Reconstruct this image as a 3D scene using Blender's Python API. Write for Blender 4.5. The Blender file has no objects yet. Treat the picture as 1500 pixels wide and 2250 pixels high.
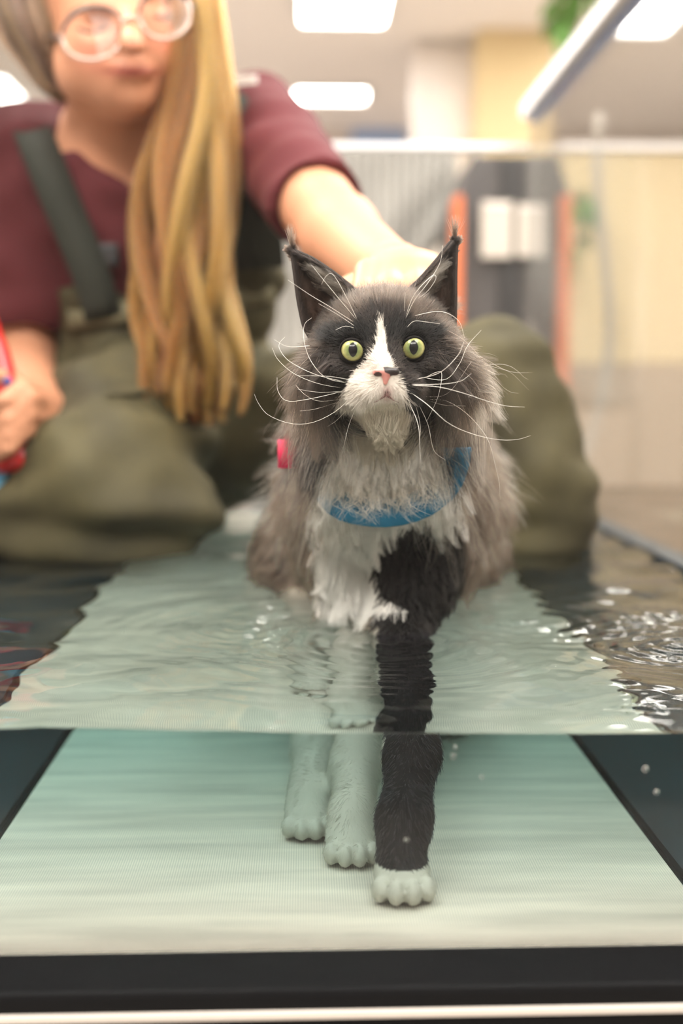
import bpy, math, random
import numpy as np
from mathutils import Vector, Matrix
from mathutils.bvhtree import BVHTree
from mathutils.kdtree import KDTree

rng = np.random.default_rng(7)
random.seed(7)
S = bpy.context.scene
COL = S.collection

# ------------------------------------------------------------------ camera
HC = 0.168                       # camera height above the water surface (z = 0)
YAW, PITCH, FPX = math.radians(1.83), math.radians(6.28), 2500.0
cd = bpy.data.cameras.new('camera')
cd.sensor_fit = 'VERTICAL'; cd.sensor_height = 36; cd.sensor_width = 24; cd.lens = FPX / 2250 * 36
cd.clip_start = 0.05
cam = bpy.data.objects.new('camera', cd); COL.objects.link(cam)
cam.location = (0, 0, HC)
cam.rotation_euler = (math.pi / 2 - PITCH, 0, -YAW)
cd.dof.use_dof = True; cd.dof.focus_distance = 0.668; cd.dof.aperture_fstop = 2.8; cd.dof.aperture_blades = 9
S.camera = cam

# ------------------------------------------------------------------ world, exposure
w = bpy.data.worlds.new('world'); S.world = w; w.use_nodes = True
bg = w.node_tree.nodes['Background']
bg.inputs[0].default_value = (1.0, 0.96, 0.91, 1); bg.inputs[1].default_value = 0.3
vs = S.view_settings
vs.view_transform = 'Standard'; vs.look = 'None'; vs.gamma = 1.0; vs.use_curve_mapping = False
vs.exposure = 0.75
cy = S.cycles
cy.max_bounces = 7; cy.diffuse_bounces = 3; cy.glossy_bounces = 3; cy.transmission_bounces = 6
cy.transparent_max_bounces = 16; cy.sample_clamp_indirect = 4.0; cy.blur_glossy = 0.6
cy.caustics_reflective = False; cy.caustics_refractive = True
cy.use_denoising = True; cy.use_light_tree = False; cy.adaptive_threshold = 0.03

# ------------------------------------------------------------------ picture-to-place helpers
_f = np.array([math.sin(YAW) * math.cos(PITCH), math.cos(YAW) * math.cos(PITCH), -math.sin(PITCH)])
_r = np.array([math.cos(YAW), -math.sin(YAW), 0.0])
_u = np.cross(_r, _f)
C0 = np.array([0, 0, HC])
YW = 0.540                        # front face of the water
def ray(px, py): return _f + _r * (px - 750) / FPX - _u * (py - 1125) / FPX
def A(px, py, Y):                 # point at depth Y that is seen at (px, py)
    d = ray(px, py); return C0 + d * (Y / d[1])
def AZ(px, py, z):                # point at height z
    d = ray(px, py); return C0 + d * ((z - HC) / d[2])
def AW(px, py, Y):                # point under water, seen through the front face
    d = ray(px, py); p = C0 + d * (YW / d[1]); d = d / np.linalg.norm(d)
    t = np.array([d[0], 0, d[2]]) / 1.33; q = np.array([t[0], math.sqrt(1 - t[0] ** 2 - t[2] ** 2), t[2]])
    return p + q * ((Y - YW) / q[1])
def PX(P):                        # where points are seen
    P = np.asarray(P) - C0; k = P @ _f
    return np.stack([750 + FPX * (P @ _r) / k, 1125 - FPX * (P @ _u) / k], -1)
def srgb(r, g, b): return tuple(((c / 255) / 12.92 if c <= 10 else ((c / 255 + .055) / 1.055) ** 2.4) for c in (r, g, b))

# ------------------------------------------------------------------ materials
def mat(name, col, rough=.6, metal=0, spec=.5, bump=None, var=None, emit=None, coat=0, attr=None):
    m = bpy.data.materials.new(name); m.use_nodes = True
    n, l = m.node_tree.nodes, m.node_tree.links
    b = n['Principled BSDF']
    b.inputs['Base Color'].default_value = (*col, 1)
    b.inputs['Roughness'].default_value = rough; b.inputs['Metallic'].default_value = metal
    b.inputs['Specular IOR Level'].default_value = spec; b.inputs['Coat Weight'].default_value = coat
    src = None
    if attr:
        a = n.new('ShaderNodeAttribute'); a.attribute_name = attr; src = a.outputs['Color']
    if var:                       # (scale xyz, amount, second colour)
        tc = n.new('ShaderNodeTexCoord'); mp = n.new('ShaderNodeMapping'); mp.inputs['Scale'].default_value = var[0]
        nz = n.new('ShaderNodeTexNoise'); nz.inputs['Scale'].default_value = 1.0; nz.inputs['Detail'].default_value = 4
        l.new(tc.outputs['Object'], mp.inputs[0]); l.new(mp.outputs[0], nz.inputs['Vector'])
        rp = n.new('ShaderNodeValToRGB'); rp.color_ramp.elements[0].position = .35; rp.color_ramp.elements[1].position = .68
        l.new(nz.outputs['Fac'], rp.inputs[0])
        ml = n.new('ShaderNodeMath'); ml.operation = 'MULTIPLY'; ml.inputs[1].default_value = var[1]
        l.new(rp.outputs[0], ml.inputs[0])
        mx = n.new('ShaderNodeMix'); mx.data_type = 'RGBA'
        l.new(ml.outputs[0], mx.inputs[0])
        if src: l.new(src, mx.inputs[6])
        else: mx.inputs[6].default_value = (*col, 1)
        mx.inputs[7].default_value = (*var[2], 1); src = mx.outputs[2]
    if src: l.new(src, b.inputs['Base Color'])
    if bump:                      # (scale xyz, strength, distance)
        tc = n.new('ShaderNodeTexCoord'); mp = n.new('ShaderNodeMapping'); mp.inputs['Scale'].default_value = bump[0]
        nz = n.new('ShaderNodeTexNoise'); nz.inputs['Scale'].default_value = 1.0; nz.inputs['Detail'].default_value = 3
        bp = n.new('ShaderNodeBump'); bp.inputs['Strength'].default_value = bump[1]; bp.inputs['Distance'].default_value = bump[2]
        l.new(tc.outputs['Object'], mp.inputs[0]); l.new(mp.outputs[0], nz.inputs['Vector'])
        l.new(nz.outputs['Fac'], bp.inputs['Height']); l.new(bp.outputs[0], b.inputs['Normal'])
    if emit:
        b.inputs['Emission Color'].default_value = (*emit[0], 1); b.inputs['Emission Strength'].default_value = emit[1]
    return m
def thin_glass(name, tint=(1, 1, 1), haze_dust=.02, refl=1.0):
    m = bpy.data.materials.new(name); m.use_nodes = True
    n, l = m.node_tree.nodes, m.node_tree.links; n.clear()
    o = n.new('ShaderNodeOutputMaterial'); t = n.new('ShaderNodeBsdfTransparent'); t.inputs[0].default_value = (*tint, 1)
    g = n.new('ShaderNodeBsdfGlossy'); g.inputs['Roughness'].default_value = .02
    d = n.new('ShaderNodeBsdfDiffuse'); d.inputs[0].default_value = (.8, .78, .76, 1)  # white diffuse share imitates milky haze along with smudges on the glass
    fr = n.new('ShaderNodeFresnel'); fr.inputs[0].default_value = 1.45
    k = n.new('ShaderNodeMath'); k.operation = 'MULTIPLY'; k.inputs[1].default_value = refl; l.new(fr.outputs[0], k.inputs[0])
    a = n.new('ShaderNodeMixShader'); a.inputs[0].default_value = haze_dust; l.new(t.outputs[0], a.inputs[1]); l.new(d.outputs[0], a.inputs[2])
    b = n.new('ShaderNodeMixShader'); l.new(k.outputs[0], b.inputs[0]); l.new(a.outputs[0], b.inputs[1]); l.new(g.outputs[0], b.inputs[2])
    l.new(b.outputs[0], o.inputs[0]); return m
def coat_mat(name):
    m = mat(name, (1, 1, 1), .6, attr='col', spec=.2); return m
def hair_mat(name, rough=.35, rad=.35):
    m = bpy.data.materials.new(name); m.use_nodes = True
    n, l = m.node_tree.nodes, m.node_tree.links; n.clear()
    o = n.new('ShaderNodeOutputMaterial'); a = n.new('ShaderNodeAttribute'); a.attribute_name = 'col'
    h = n.new('ShaderNodeBsdfHairPrincipled'); h.parametrization = 'COLOR'
    h.inputs['IOR'].default_value = 1.38; h.inputs['Roughness'].default_value = rough; h.inputs['Radial Roughness'].default_value = rad
    l.new(a.outputs['Color'], h.inputs['Color']); l.new(h.outputs[0], o.inputs[0]); return m

# ------------------------------------------------------------------ object helpers
def tag(o, label=None, cat=None, group=None, kind=None):
    for k, v in (('label', label), ('category', cat), ('group', group), ('kind', kind)):
        if v: o[k] = v
    return o
def empty(name, loc, **kw):
    o = bpy.data.objects.new(name, None); COL.objects.link(o); o.location = loc; o.empty_display_size = .05
    bpy.context.view_layer.update(); return tag(o, **kw)
def put(name, data, m=None, parent=None, **kw):
    o = bpy.data.objects.new(name, data); COL.objects.link(o)
    if m is not None: data.materials.append(m)
    if parent is not None:
        o.parent = parent; o.matrix_parent_inverse = world_of(parent).inverted()
    return tag(o, **kw)
def world_of(o):
    M = Matrix.LocRotScale(o.location, o.rotation_euler, o.scale)
    return M if o.parent is None else world_of(o.parent) @ o.matrix_parent_inverse @ M
def mesh(name, V, Fq, smooth=True, col=None):
    """V (n,3), Fq list of faces or (m,k) array"""
    me = bpy.data.meshes.new(name)
    if isinstance(Fq, np.ndarray):
        k = Fq.shape[1]; me.vertices.add(len(V)); me.vertices.foreach_set('co', np.asarray(V, np.float32).ravel())
        me.loops.add(Fq.size); me.loops.foreach_set('vertex_index', Fq.astype(np.int32).ravel())
        me.polygons.add(len(Fq)); me.polygons.foreach_set('loop_start', np.arange(0, Fq.size, k, dtype=np.int32))
        me.update(calc_edges=True)
    else:
        me.from_pydata([tuple(map(float, v)) for v in V], [], Fq)
    if smooth: me.polygons.foreach_set('use_smooth', np.ones(len(me.polygons), bool))
    if col is not None:
        a = me.attributes.new('col', 'FLOAT_COLOR', 'POINT')
        c = np.ones((len(V), 4), np.float32); c[:, :3] = col; a.data.foreach_set('color', c.ravel())
    me.update(); return me
class MB:
    def __init__(s): s.V = []; s.F = []
    def add(s, V, F):
        b = len(s.V); s.V += [tuple(map(float, v)) for v in V]; s.F += [tuple(b + i for i in f) for f in F]
    def box(s, lo, hi, bev=0.0, M=None):
        import bmesh
        bm = bmesh.new(); bmesh.ops.create_cube(bm, size=1)
        for v in bm.verts: v.co = Vector([(lo[i] + hi[i]) / 2 + v.co[i] * (hi[i] - lo[i]) for i in range(3)])
        if bev: bmesh.ops.bevel(bm, geom=bm.edges[:], offset=bev, segments=2, affect='EDGES', profile=.6)
        if M is not None: bm.transform(M)
        bm.verts.index_update(); s.add([v.co[:] for v in bm.verts], [[v.index for v in f.verts] for f in bm.faces]); bm.free(); return s
    def tube(s, pts, rad, n=10, cap=True):
        P = [np.asarray(p, float) for p in pts]; R = rad if hasattr(rad, '__len__') else [rad] * len(P)
        V = []; ref = np.array([.13, .2, .97])
        for i, p in enumerate(P):
            t = P[min(i + 1, len(P) - 1)] - P[max(i - 1, 0)]; t = t / (np.linalg.norm(t) + 1e-12)
            a = np.cross(t, ref); a /= np.linalg.norm(a) + 1e-12; b = np.cross(t, a)
            V += [p + R[i] * (math.cos(2 * math.pi * k / n) * a + math.sin(2 * math.pi * k / n) * b) for k in range(n)]
        F = [(i * n + k, i * n + (k + 1) % n, (i + 1) * n + (k + 1) % n, (i + 1) * n + k) for i in range(len(P) - 1) for k in range(n)]
        if cap: F += [tuple(range(n - 1, -1, -1)), tuple(range((len(P) - 1) * n, len(P) * n))]
        s.add(V, F); return s
    def ribbon(s, pts, widths, nrm, th):          # flat band: pts centre line, nrm outward per point
        P = [np.asarray(p, float) for p in pts]; V = []
        for i, p in enumerate(P):
            t = P[min(i + 1, len(P) - 1)] - P[max(i - 1, 0)]; t /= np.linalg.norm(t)
            nn = np.asarray(nrm[i], float); nn = nn - t * (nn @ t); nn /= np.linalg.norm(nn); a = np.cross(t, nn)
            w_ = widths[i] if hasattr(widths, '__len__') else widths
            V += [p + a * w_ / 2 + nn * th / 2, p - a * w_ / 2 + nn * th / 2, p - a * w_ / 2 - nn * th / 2, p + a * w_ / 2 - nn * th / 2]
        F = [(4 * i + k, 4 * i + (k + 1) % 4, 4 * i + 4 + (k + 1) % 4, 4 * i + 4 + k) for i in range(len(P) - 1) for k in range(4)]
        n = len(P) - 1; F += [(3, 2, 1, 0), (4 * n, 4 * n + 1, 4 * n + 2, 4 * n + 3)]
        s.add(V, F); return s
    def build(s, name, m, parent=None, smooth=False, **kw):
        return put(name, mesh(name, s.V, s.F, smooth), m, parent, **kw)
def spline(pts, n):                # Catmull-Rom through points (any dimension)
    P = np.asarray(pts, float)
    if len(P) < 3:
        t = np.linspace(0, 1, n)[:, None]; return P[0] * (1 - t) + P[-1] * t
    Q = np.vstack([2 * P[0] - P[1], P, 2 * P[-1] - P[-2]]); out = []
    for s_ in np.linspace(0, len(P) - 1 - 1e-6, n):
        i = int(s_); t = s_ - i; a, b, c, d = Q[i], Q[i + 1], Q[i + 2], Q[i + 3]
        out.append(.5 * ((2 * b) + (-a + c) * t + (2 * a - 5 * b + 4 * c - d) * t * t + (-a + 3 * b - 3 * c + d) * t ** 3))
    return np.array(out)

# ------------------------------------------------------------------ one continuous skin from blended volumes
class Body:
    def __init__(s, lo, hi, h):
        s.lo, s.h = np.asarray(lo, float), h
        s.n = [int(math.ceil((hi[i] - lo[i]) / h)) + 1 for i in range(3)]
        s.ax = [s.lo[i] + h * np.arange(s.n[i]) for i in range(3)]
        s.F = np.full(s.n, .08, np.float32)
    def _sl(s, lo, hi):
        sl = []
        for i in range(3):
            a = max(0, int((lo[i] - s.lo[i]) / s.h)); b = min(s.n[i], int((hi[i] - s.lo[i]) / s.h) + 2)
            if b <= a: return None, None
            sl.append(slice(a, b))
        g = np.meshgrid(*[s.ax[i][sl[i]].astype(np.float32) for i in range(3)], indexing='ij')
        return tuple(sl), g
    def _mix(s, sl, d, k, cut):
        a = s.F[sl]
        if cut:
            d = -d; hh = np.clip(.5 - .5 * (d - a) / k, 0, 1) if k else 0
            s.F[sl] = d * (1 - hh) + a * hh + k * hh * (1 - hh)
        else:
            hh = np.clip(.5 + .5 * (d - a) / k, 0, 1)
            s.F[sl] = d * (1 - hh) + a * hh - k * hh * (1 - hh)
    def cap(s, a, b, ra, rb, k=.01, cut=False):
        a, b = np.asarray(a, float), np.asarray(b, float); m = max(ra, rb) + k + 3 * s.h
        sl, g = s._sl(np.minimum(a, b) - m, np.maximum(a, b) + m)
        if sl is None: return s
        ab = b - a; q = [g[i] - a[i] for i in range(3)]
        t = np.clip((q[0] * ab[0] + q[1] * ab[1] + q[2] * ab[2]) / (ab @ ab + 1e-12), 0, 1)
        d = np.sqrt(sum((q[i] - t * ab[i]) ** 2 for i in range(3))) - (ra + (rb - ra) * t)
        s._mix(sl, d, k, cut); return s
    def chain(s, pr, k=.01):       # [(point, radius), ...]
        for (a, ra), (b, rb) in zip(pr[:-1], pr[1:]): s.cap(a, b, ra, rb, k)
        return s
    def ell(s, c, r, k=.01, rot=None, cut=False):
        c = np.asarray(c, float); m = max(r) + k + 3 * s.h
        sl, g = s._sl(c - m, c + m)
        if sl is None: return s
        q = [g[i] - c[i] for i in range(3)]
        if rot is not None:
            R = np.array(rot.transposed()); q = [R[i, 0] * q[0] + R[i, 1] * q[1] + R[i, 2] * q[2] for i in range(3)]
        k0 = np.sqrt(sum((q[i] / r[i]) ** 2 for i in range(3))); k1 = np.sqrt(sum((q[i] / r[i] ** 2) ** 2 for i in range(3))) + 1e-9
        s._mix(sl, k0 * (k0 - 1) / k1, k, cut); return s
    def half(s, p, nrm, k=.004):   # cut away the side that nrm points to
        g = np.meshgrid(*[a.astype(np.float32) for a in s.ax], indexing='ij'); nrm = np.asarray(nrm, float); nrm /= np.linalg.norm(nrm)
        d = -sum((g[i] - p[i]) * nrm[i] for i in range(3)); s._mix((slice(None),) * 3, d, k, True); return s
    def surface(s, relax=2):
        F = s.F; h = s.h; n = F.shape; ins = F < 0
        cnt = np.zeros([k - 1 for k in n], np.int8)
        for dx in (0, 1):
            for dy in (0, 1):
                for dz in (0, 1): cnt += ins[dx:n[0] - 1 + dx, dy:n[1] - 1 + dy, dz:n[2] - 1 + dz]
        act = (cnt > 0) & (cnt < 8); I = np.argwhere(act); idx = np.full(act.shape, -1, np.int32); idx[act] = np.arange(len(I))
        acc = np.zeros((len(I), 3)); num = np.zeros(len(I))
        cor = [(0, 0, 0), (1, 0, 0), (0, 1, 0), (1, 1, 0), (0, 0, 1), (1, 0, 1), (0, 1, 1), (1, 1, 1)]
        val = [F[I[:, 0] + c[0], I[:, 1] + c[1], I[:, 2] + c[2]].astype(float) for c in cor]
        for i in range(8):
            for j in range(i + 1, 8):
                if sum(abs(cor[i][k] - cor[j][k]) for k in range(3)) != 1: continue
                x = (val[i] < 0) != (val[j] < 0); t = np.where(x, val[i] / np.where(x, val[i] - val[j], 1), 0)
                p = np.array(cor[i])[None] + t[:, None] * (np.array(cor[j]) - np.array(cor[i]))[None]
                acc += p * x[:, None]; num += x
        V = s.lo + h * (I + acc / num[:, None]); Q = []
        for ax in range(3):
            a = [slice(None)] * 3; b = [slice(None)] * 3; a[ax] = slice(0, n[ax] - 1); b[ax] = slice(1, n[ax])
            ch = ins[tuple(a)] != ins[tuple(b)]
            o1, o2 = [(1, 2), (2, 0), (0, 1)][ax]
            E = np.argwhere(ch); E = E[(E[:, o1] > 0) & (E[:, o2] > 0) & (E[:, o1] < n[o1] - 1) & (E[:, o2] < n[o2] - 1)]
            up = ins[tuple(a)][tuple(E.T)]
            def at(d1, d2):
                e = E.copy(); e[:, o1] -= d1; e[:, o2] -= d2; return idx[tuple(e.T)]
            q = np.stack([at(1, 1), at(0, 1), at(0, 0), at(1, 0)], 1); q[~up] = q[~up][:, ::-1]; Q.append(q)
        Q = np.concatenate(Q)
        for _ in range(relax):
            sm = np.zeros_like(V); cn = np.zeros(len(V))
            for i in range(4):
                np.add.at(sm, Q[:, i], V[Q[:, (i + 1) % 4]] + V[Q[:, i - 1]]); np.add.at(cn, Q[:, i], 2)
            V = .4 * V + .6 * sm / np.maximum(cn, 1)[:, None]
        return V, Q
def vnormals(V, Q):
    n = np.cross(V[Q[:, 2]] - V[Q[:, 0]], V[Q[:, 3]] - V[Q[:, 1]]); N = np.zeros_like(V)
    for i in range(Q.shape[1]): np.add.at(N, Q[:, i], n)
    return N / (np.linalg.norm(N, axis=1, keepdims=True) + 1e-12)

# ------------------------------------------------------------------ strands
def unit(v): return v / (np.linalg.norm(v, axis=-1, keepdims=True) + 1e-12)
def strands(name, P, rad, col, m, parent, tip=.25, **kw):
    """P (n, k, 3) points, rad (n,), col (n, 3)"""
    n, k = P.shape[:2]
    cu = bpy.data.hair_curves.new(name); cu.add_curves([k] * n)
    cu.attributes['position'].data.foreach_set('vector', np.ascontiguousarray(P, np.float32).ravel())
    ra = cu.attributes.get('radius') or cu.attributes.new('radius', 'FLOAT', 'POINT')
    t = np.linspace(0, 1, k)[None]; prof = 1 - (1 - tip) * t ** 2
    ra.data.foreach_set('value', (np.asarray(rad)[:, None] * prof).astype(np.float32).ravel())
    a = cu.attributes.new('col', 'FLOAT_COLOR', 'CURVE'); c = np.ones((n, 4), np.float32); c[:, :3] = col
    a.data.foreach_set('color', c.ravel())
    return put(name, cu, m, parent, **kw)
def scatter(V, Q, N, n, weight=None):
    T = np.concatenate([Q[:, [0, 1, 2]], Q[:, [0, 2, 3]]]) if Q.shape[1] == 4 else Q
    a = np.linalg.norm(np.cross(V[T[:, 1]] - V[T[:, 0]], V[T[:, 2]] - V[T[:, 0]]), axis=1)
    if weight is not None: a = a * weight[T].mean(1)
    c = np.cumsum(a); i = np.searchsorted(c, rng.random(n) * c[-1]); i = np.minimum(i, len(T) - 1)
    u, v = rng.random(n), rng.random(n); f = u + v > 1; u[f], v[f] = 1 - u[f], 1 - v[f]; B = np.stack([1 - u - v, u, v], 1)
    return (V[T[i]] * B[..., None]).sum(1), unit((N[T[i]] * B[..., None]).sum(1))
def grow(R, N, D, L, lift, grav, k=7, clump=0, cl_size=.006, curl=0.0, jit=.25, base=0.0):
    """paths from roots R: start along N*lift + D, bend to D and down"""
    n = len(R); D = unit(D - N * (D * N).sum(1, keepdims=True)); D = unit(D + jit * rng.normal(size=(n, 3)))
    t = np.linspace(0, 1, k)[None, :, None]; L = np.asarray(L)[:, None, None]; lift = np.broadcast_to(np.asarray(lift, float), (n,))[:, None, None]
    g = np.broadcast_to(np.asarray(grav, float), (n,))[:, None, None]
    d0 = unit(N * 1.0 * lift[:, 0] + D)
    P = R[:, None] + L * (t * d0[:, None] + .35 * t ** 2 * (D - d0)[:, None] + g * t ** 2 * np.array([0, 0, -1.0]))
    if np.ndim(curl) or curl:
        curl = np.asarray(curl, float).reshape(-1, 1, 1)
        ph = rng.random((n, 1, 1)) * 6.28; fr = 4 + 5 * rng.random((n, 1, 1)); s = unit(np.cross(D, N))[:, None]
        P = P + s * curl * t * np.sin(ph + fr * t) * L + N[:, None] * curl * .6 * t * np.cos(ph * 1.7 + fr * t) * L
    if clump:
        m = max(8, int(n / clump)); ci = rng.choice(n, m, replace=False); kd = KDTree(m)
        for j, c in enumerate(ci): kd.insert(R[c].tolist(), j)
        kd.balance(); near = np.array([kd.find(r)[1] for r in R.tolist()]); T = P[ci[near]]
        k_ = np.clip(np.linalg.norm(R - R[ci[near]], axis=1) / cl_size, 0, 2)[:, None, None]
        wgt = (.85 * t ** 1.2) * (k_ < 1.9); P = P * (1 - wgt) + T * wgt
    return P
def in_poly(p, poly):
    x, y = p[:, 0], p[:, 1]; r = np.zeros(len(p), bool); q = np.asarray(poly, float); j = len(q) - 1
    for i in range(len(q)):
        c = ((q[i, 1] > y) != (q[j, 1] > y)) & (x < (q[j, 0] - q[i, 0]) * (y - q[i, 1]) / (q[j, 1] - q[i, 1] + 1e-9) + q[i, 0]); r ^= c; j = i
    return r

# ================================================================== THE ROOM
FLOOR, CEIL = -0.85, 1.80
def slab(name, lo, hi, m, **kw): return MB().box(lo, hi).build(name, m, **kw)
m_wall = mat('wall_paint', srgb(226, 216, 208), .8, var=((1.5, 1.5, 1.5), .25, srgb(205, 196, 190)))
m_beige = mat('beige_paint', srgb(226, 205, 160), .75, var=((2, 2, 2), .3, srgb(214, 190, 145)))
m_white = mat('white_gloss', srgb(240, 232, 226), .4)
m_floor = mat('vinyl_floor', srgb(190, 182, 174), .35, var=((3, 3, 3), .5, srgb(120, 112, 106)))
m_ceil = mat('ceiling_paint', srgb(240, 234, 229), .9)
slab('floor', (-2.9, -1.6, FLOOR - .05), (2.9, 7.7, FLOOR), m_floor, kind='structure')
slab('ceiling', (-2.9, -1.6, CEIL), (2.9, 7.7, CEIL + .05), m_ceil, kind='structure')
slab('wall_back', (-2.9, 7.5, FLOOR), (2.9, 7.6, CEIL), m_wall, kind='structure')
slab('wall_left', (-2.9, -1.6, FLOOR), (-2.8, 7.6, CEIL), m_wall, kind='structure')
slab('wall_front', (-2.9, -1.7, FLOOR), (2.9, -1.6, CEIL), mat('front_wall_paint', srgb(120, 113, 106), .85), kind='structure')
slab('wall_right', (2.8, -1.6, FLOOR), (2.9, 7.6, CEIL), m_wall, kind='structure')
# beige pillar, white door beside it
p0, p1 = A(1050, 300, 5.4), A(1212, 300, 5.4)
slab('pillar', (p0[0], 5.4, FLOOR), (p1[0], 5.8, CEIL), m_beige, kind='structure')
d0, d1 = A(918, 300, 5.6), A(1056, 300, 5.6)
door = slab('door_1', (d0[0], 5.6, FLOOR), (d1[0], 5.66, CEIL - .02), m_white, kind='structure')
fr = MB().box((d0[0] - .03, 5.59, FLOOR), (d0[0] + .015, 5.68, CEIL - .01)).build('door_frame', m_white, door)
pn = MB().box((d0[0] + .07, 5.592, .15), (d1[0] - .06, 5.6, 1.6), .006).build('door_panel', m_white, door)
m_blue = mat('blue_board', srgb(150, 175, 215), .6)
b0, b1 = A(772, 335, 7.46), A(893, 245, 7.46)
bb = MB().box((b0[0], 7.46, b0[2] - .4), (b1[0], 7.5, b1[2]), .005).build('notice_board', m_blue)
tag(bb, 'pale blue board on the far white wall above the mesh cloth', 'board')
MB().box((b0[0] - .02, 7.45, b1[2]), (b1[0] + .02, 7.5, b1[2] + .025)).build('board_frame', m_white, bb)

# ceiling lights: frame and glowing diffuser
m_lamp = mat('lamp_diffuser', (1, 1, 1), .5, emit=((1.0, .96, .91), 14.0))
m_lamp_frame = mat('lamp_frame', srgb(225, 222, 218), .4)
def ceiling_light(x, y, sx, sy, label):
    r = empty('ceiling_light', (x, y, CEIL), label=label, cat='ceiling light', group='ceiling light panels')
    f = MB()
    for lo, hi in (((-sx / 2 - .025, -sy / 2 - .025), (sx / 2 + .025, -sy / 2)), ((-sx / 2 - .025, sy / 2), (sx / 2 + .025, sy / 2 + .025)),
                   ((-sx / 2 - .025, -sy / 2), (-sx / 2, sy / 2)), ((sx / 2, -sy / 2), (sx / 2 + .025, sy / 2))):
        f.box((x + lo[0], y + lo[1], CEIL - .03), (x + hi[0], y + hi[1], CEIL))
    f.build('lamp_frame', m_lamp_frame, r)
    MB().box((x - sx / 2, y - sy / 2, CEIL - .02), (x + sx / 2, y + sy / 2, CEIL - .002)).build('diffuser', m_lamp, r)
q = AZ(727, 200, CEIL); ceiling_light(q[0], q[1], .38, .22, 'rounded white ceiling light seen lengthwise left of the white door')
q = AZ(755, 5, CEIL); ceiling_light(q[0], q[1], .36, .40, 'bright white ceiling light at the top edge above the other lights')
q = AZ(1440, 20, CEIL); ceiling_light(q[0], q[1], .22, .5, 'white ceiling light beyond the slanting white rail of the tank')
q = AZ(0, 186, CEIL); ceiling_light(q[0], q[1], .16, .45, 'small white ceiling light at the woman\'s right shoulder')
for x, y, sx, lb in ((-.95, .15, .9, 'square ceiling light over the camera, on its left side'), (.85, .15, .9, 'square ceiling light over the camera, on its right side'), (-1.0, 1.75, .9, 'square ceiling light above the tank on the side of the blonde hair'),
                     (.95, 1.75, .9, 'square ceiling light above the tank on the side of the white rail'), (-1.6, 3.4, .9, 'square ceiling light above the person, toward the left wall'), (1.6, 3.4, .9, 'square ceiling light above the beige screen'),
                     (-2.3, 5.2, .8, 'unseen fill panel added near the far left corner of the room'), (2.3, 5.2, .8, 'unseen fill panel added near the far right corner of the room'),  # two out-of-view panels added to brighten the far ceiling and walls
                     (-.50, -.95, .8, 'small ceiling light behind the camera, nearer the left wall'), (.42, -.95, .8, 'small ceiling light behind the camera, nearer the right wall')):
    ceiling_light(x, y, sx, min(sx, .9), lb)

# ================================================================== BEHIND THE TANK
m_grey_cloth = mat('grey_mesh_cloth', srgb(158, 155, 150), .85, var=((30, 3, 3), .3, srgb(135, 133, 130)))
nx, nz = 150, 26; V = []
for j in range(nz + 1):
    for i in range(nx + 1):
        u, v = i / nx, j / nz
        px = 560 + (1000 - 560) * u; top = 332; bot = 900 if u < .35 else 820 - 300 * min(1, ((u - .35) / .62)) ** .8
        sag = 60 * math.sin(math.pi * u) * v * (1 - v)
        py = top + (bot - top) * v + sag
        Y = 2.95 + .007 * math.sin(i * .84 + 1.5 * v) + .03 * math.sin(3.1 * v + 5 * u) * v + .02 * math.sin(11 * (u + .8 * v)) * v
        V.append(A(px, py, Y))
W = nx + 1
F = [(j * W + i, j * W + i + 1, (j + 1) * W + i + 1, (j + 1) * W + i) for j in range(nz) for i in range(nx)]
dr = put('mesh_drape', mesh('mesh_drape', V, F), m_grey_cloth)
sm = dr.modifiers.new('thickness', 'SOLIDIFY'); sm.thickness = .004
tag(dr, 'grey pleated mesh cloth hanging on a pole behind the woman\'s arm', 'cloth')
c0, c1 = A(545, 330, 2.95), A(1048, 330, 2.95)
m_pole = mat('grey_pole', srgb(175, 170, 165), .4, .6)
MB().tube([c0, c1], .008, 12).build('pole', m_pole, dr, True)
for c in (c0, c1): MB().tube([c + [0, .012, .01], [c[0], c[1] + .012, FLOOR]], .010, 12).build('stand_leg', m_pole, dr, True)

# dark locker with orange edges, sheets of paper on it
m_dark = mat('dark_grey_plastic', srgb(64, 59, 58), .55, var=((6, 6, 6), .4, srgb(50, 47, 50)))
m_black = mat('black_plastic', srgb(20, 18, 20), .5)
m_orange = mat('orange_edge', srgb(205, 105, 55), .55)
m_paper = mat('white_paper', srgb(188, 178, 168), .8)
lk = empty('locker', (A(1130, 600, 2.6)[0], 2.7, FLOOR), label='dark grey upright locker with orange side edges and white paper sheets', cat='locker')
def zx(px, py, Y): q = A(px, py, Y); return q[0], q[2]
prof = [zx(1000, 440, 2.6), zx(1040, 342, 2.6), zx(1222, 342, 2.6), zx(1255, 440, 2.6)]
prof = [(prof[0][0], FLOOR)] + prof + [(prof[3][0], FLOOR)]
b = MB(); k = len(prof)
b.add([(x, 2.6, z) for x, z in prof] + [(x, 2.86, z) for x, z in prof], [tuple(range(k - 1, -1, -1)), tuple(range(k, 2 * k))] + [(i, (i + 1) % k, k + (i + 1) % k, k + i) for i in range(k)])
b.build('body', m_dark, lk)
x0, z0 = zx(1103, 346, 2.59); x1, _ = zx(1150, 346, 2.59)
MB().box((x0, 2.585, FLOOR + .05), (x1, 2.605, z0), .004).build('slot', m_black, lk)
for a, b_ in ((998, 1016), (1226, 1252)):
    x0, z0 = zx(a, 430, 2.59); x1, _ = zx(b_, 430, 2.59)
    MB().box((x0, 2.57, FLOOR), (x1, 2.66, z0), .006).build('edge_strip', m_orange, lk)
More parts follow.
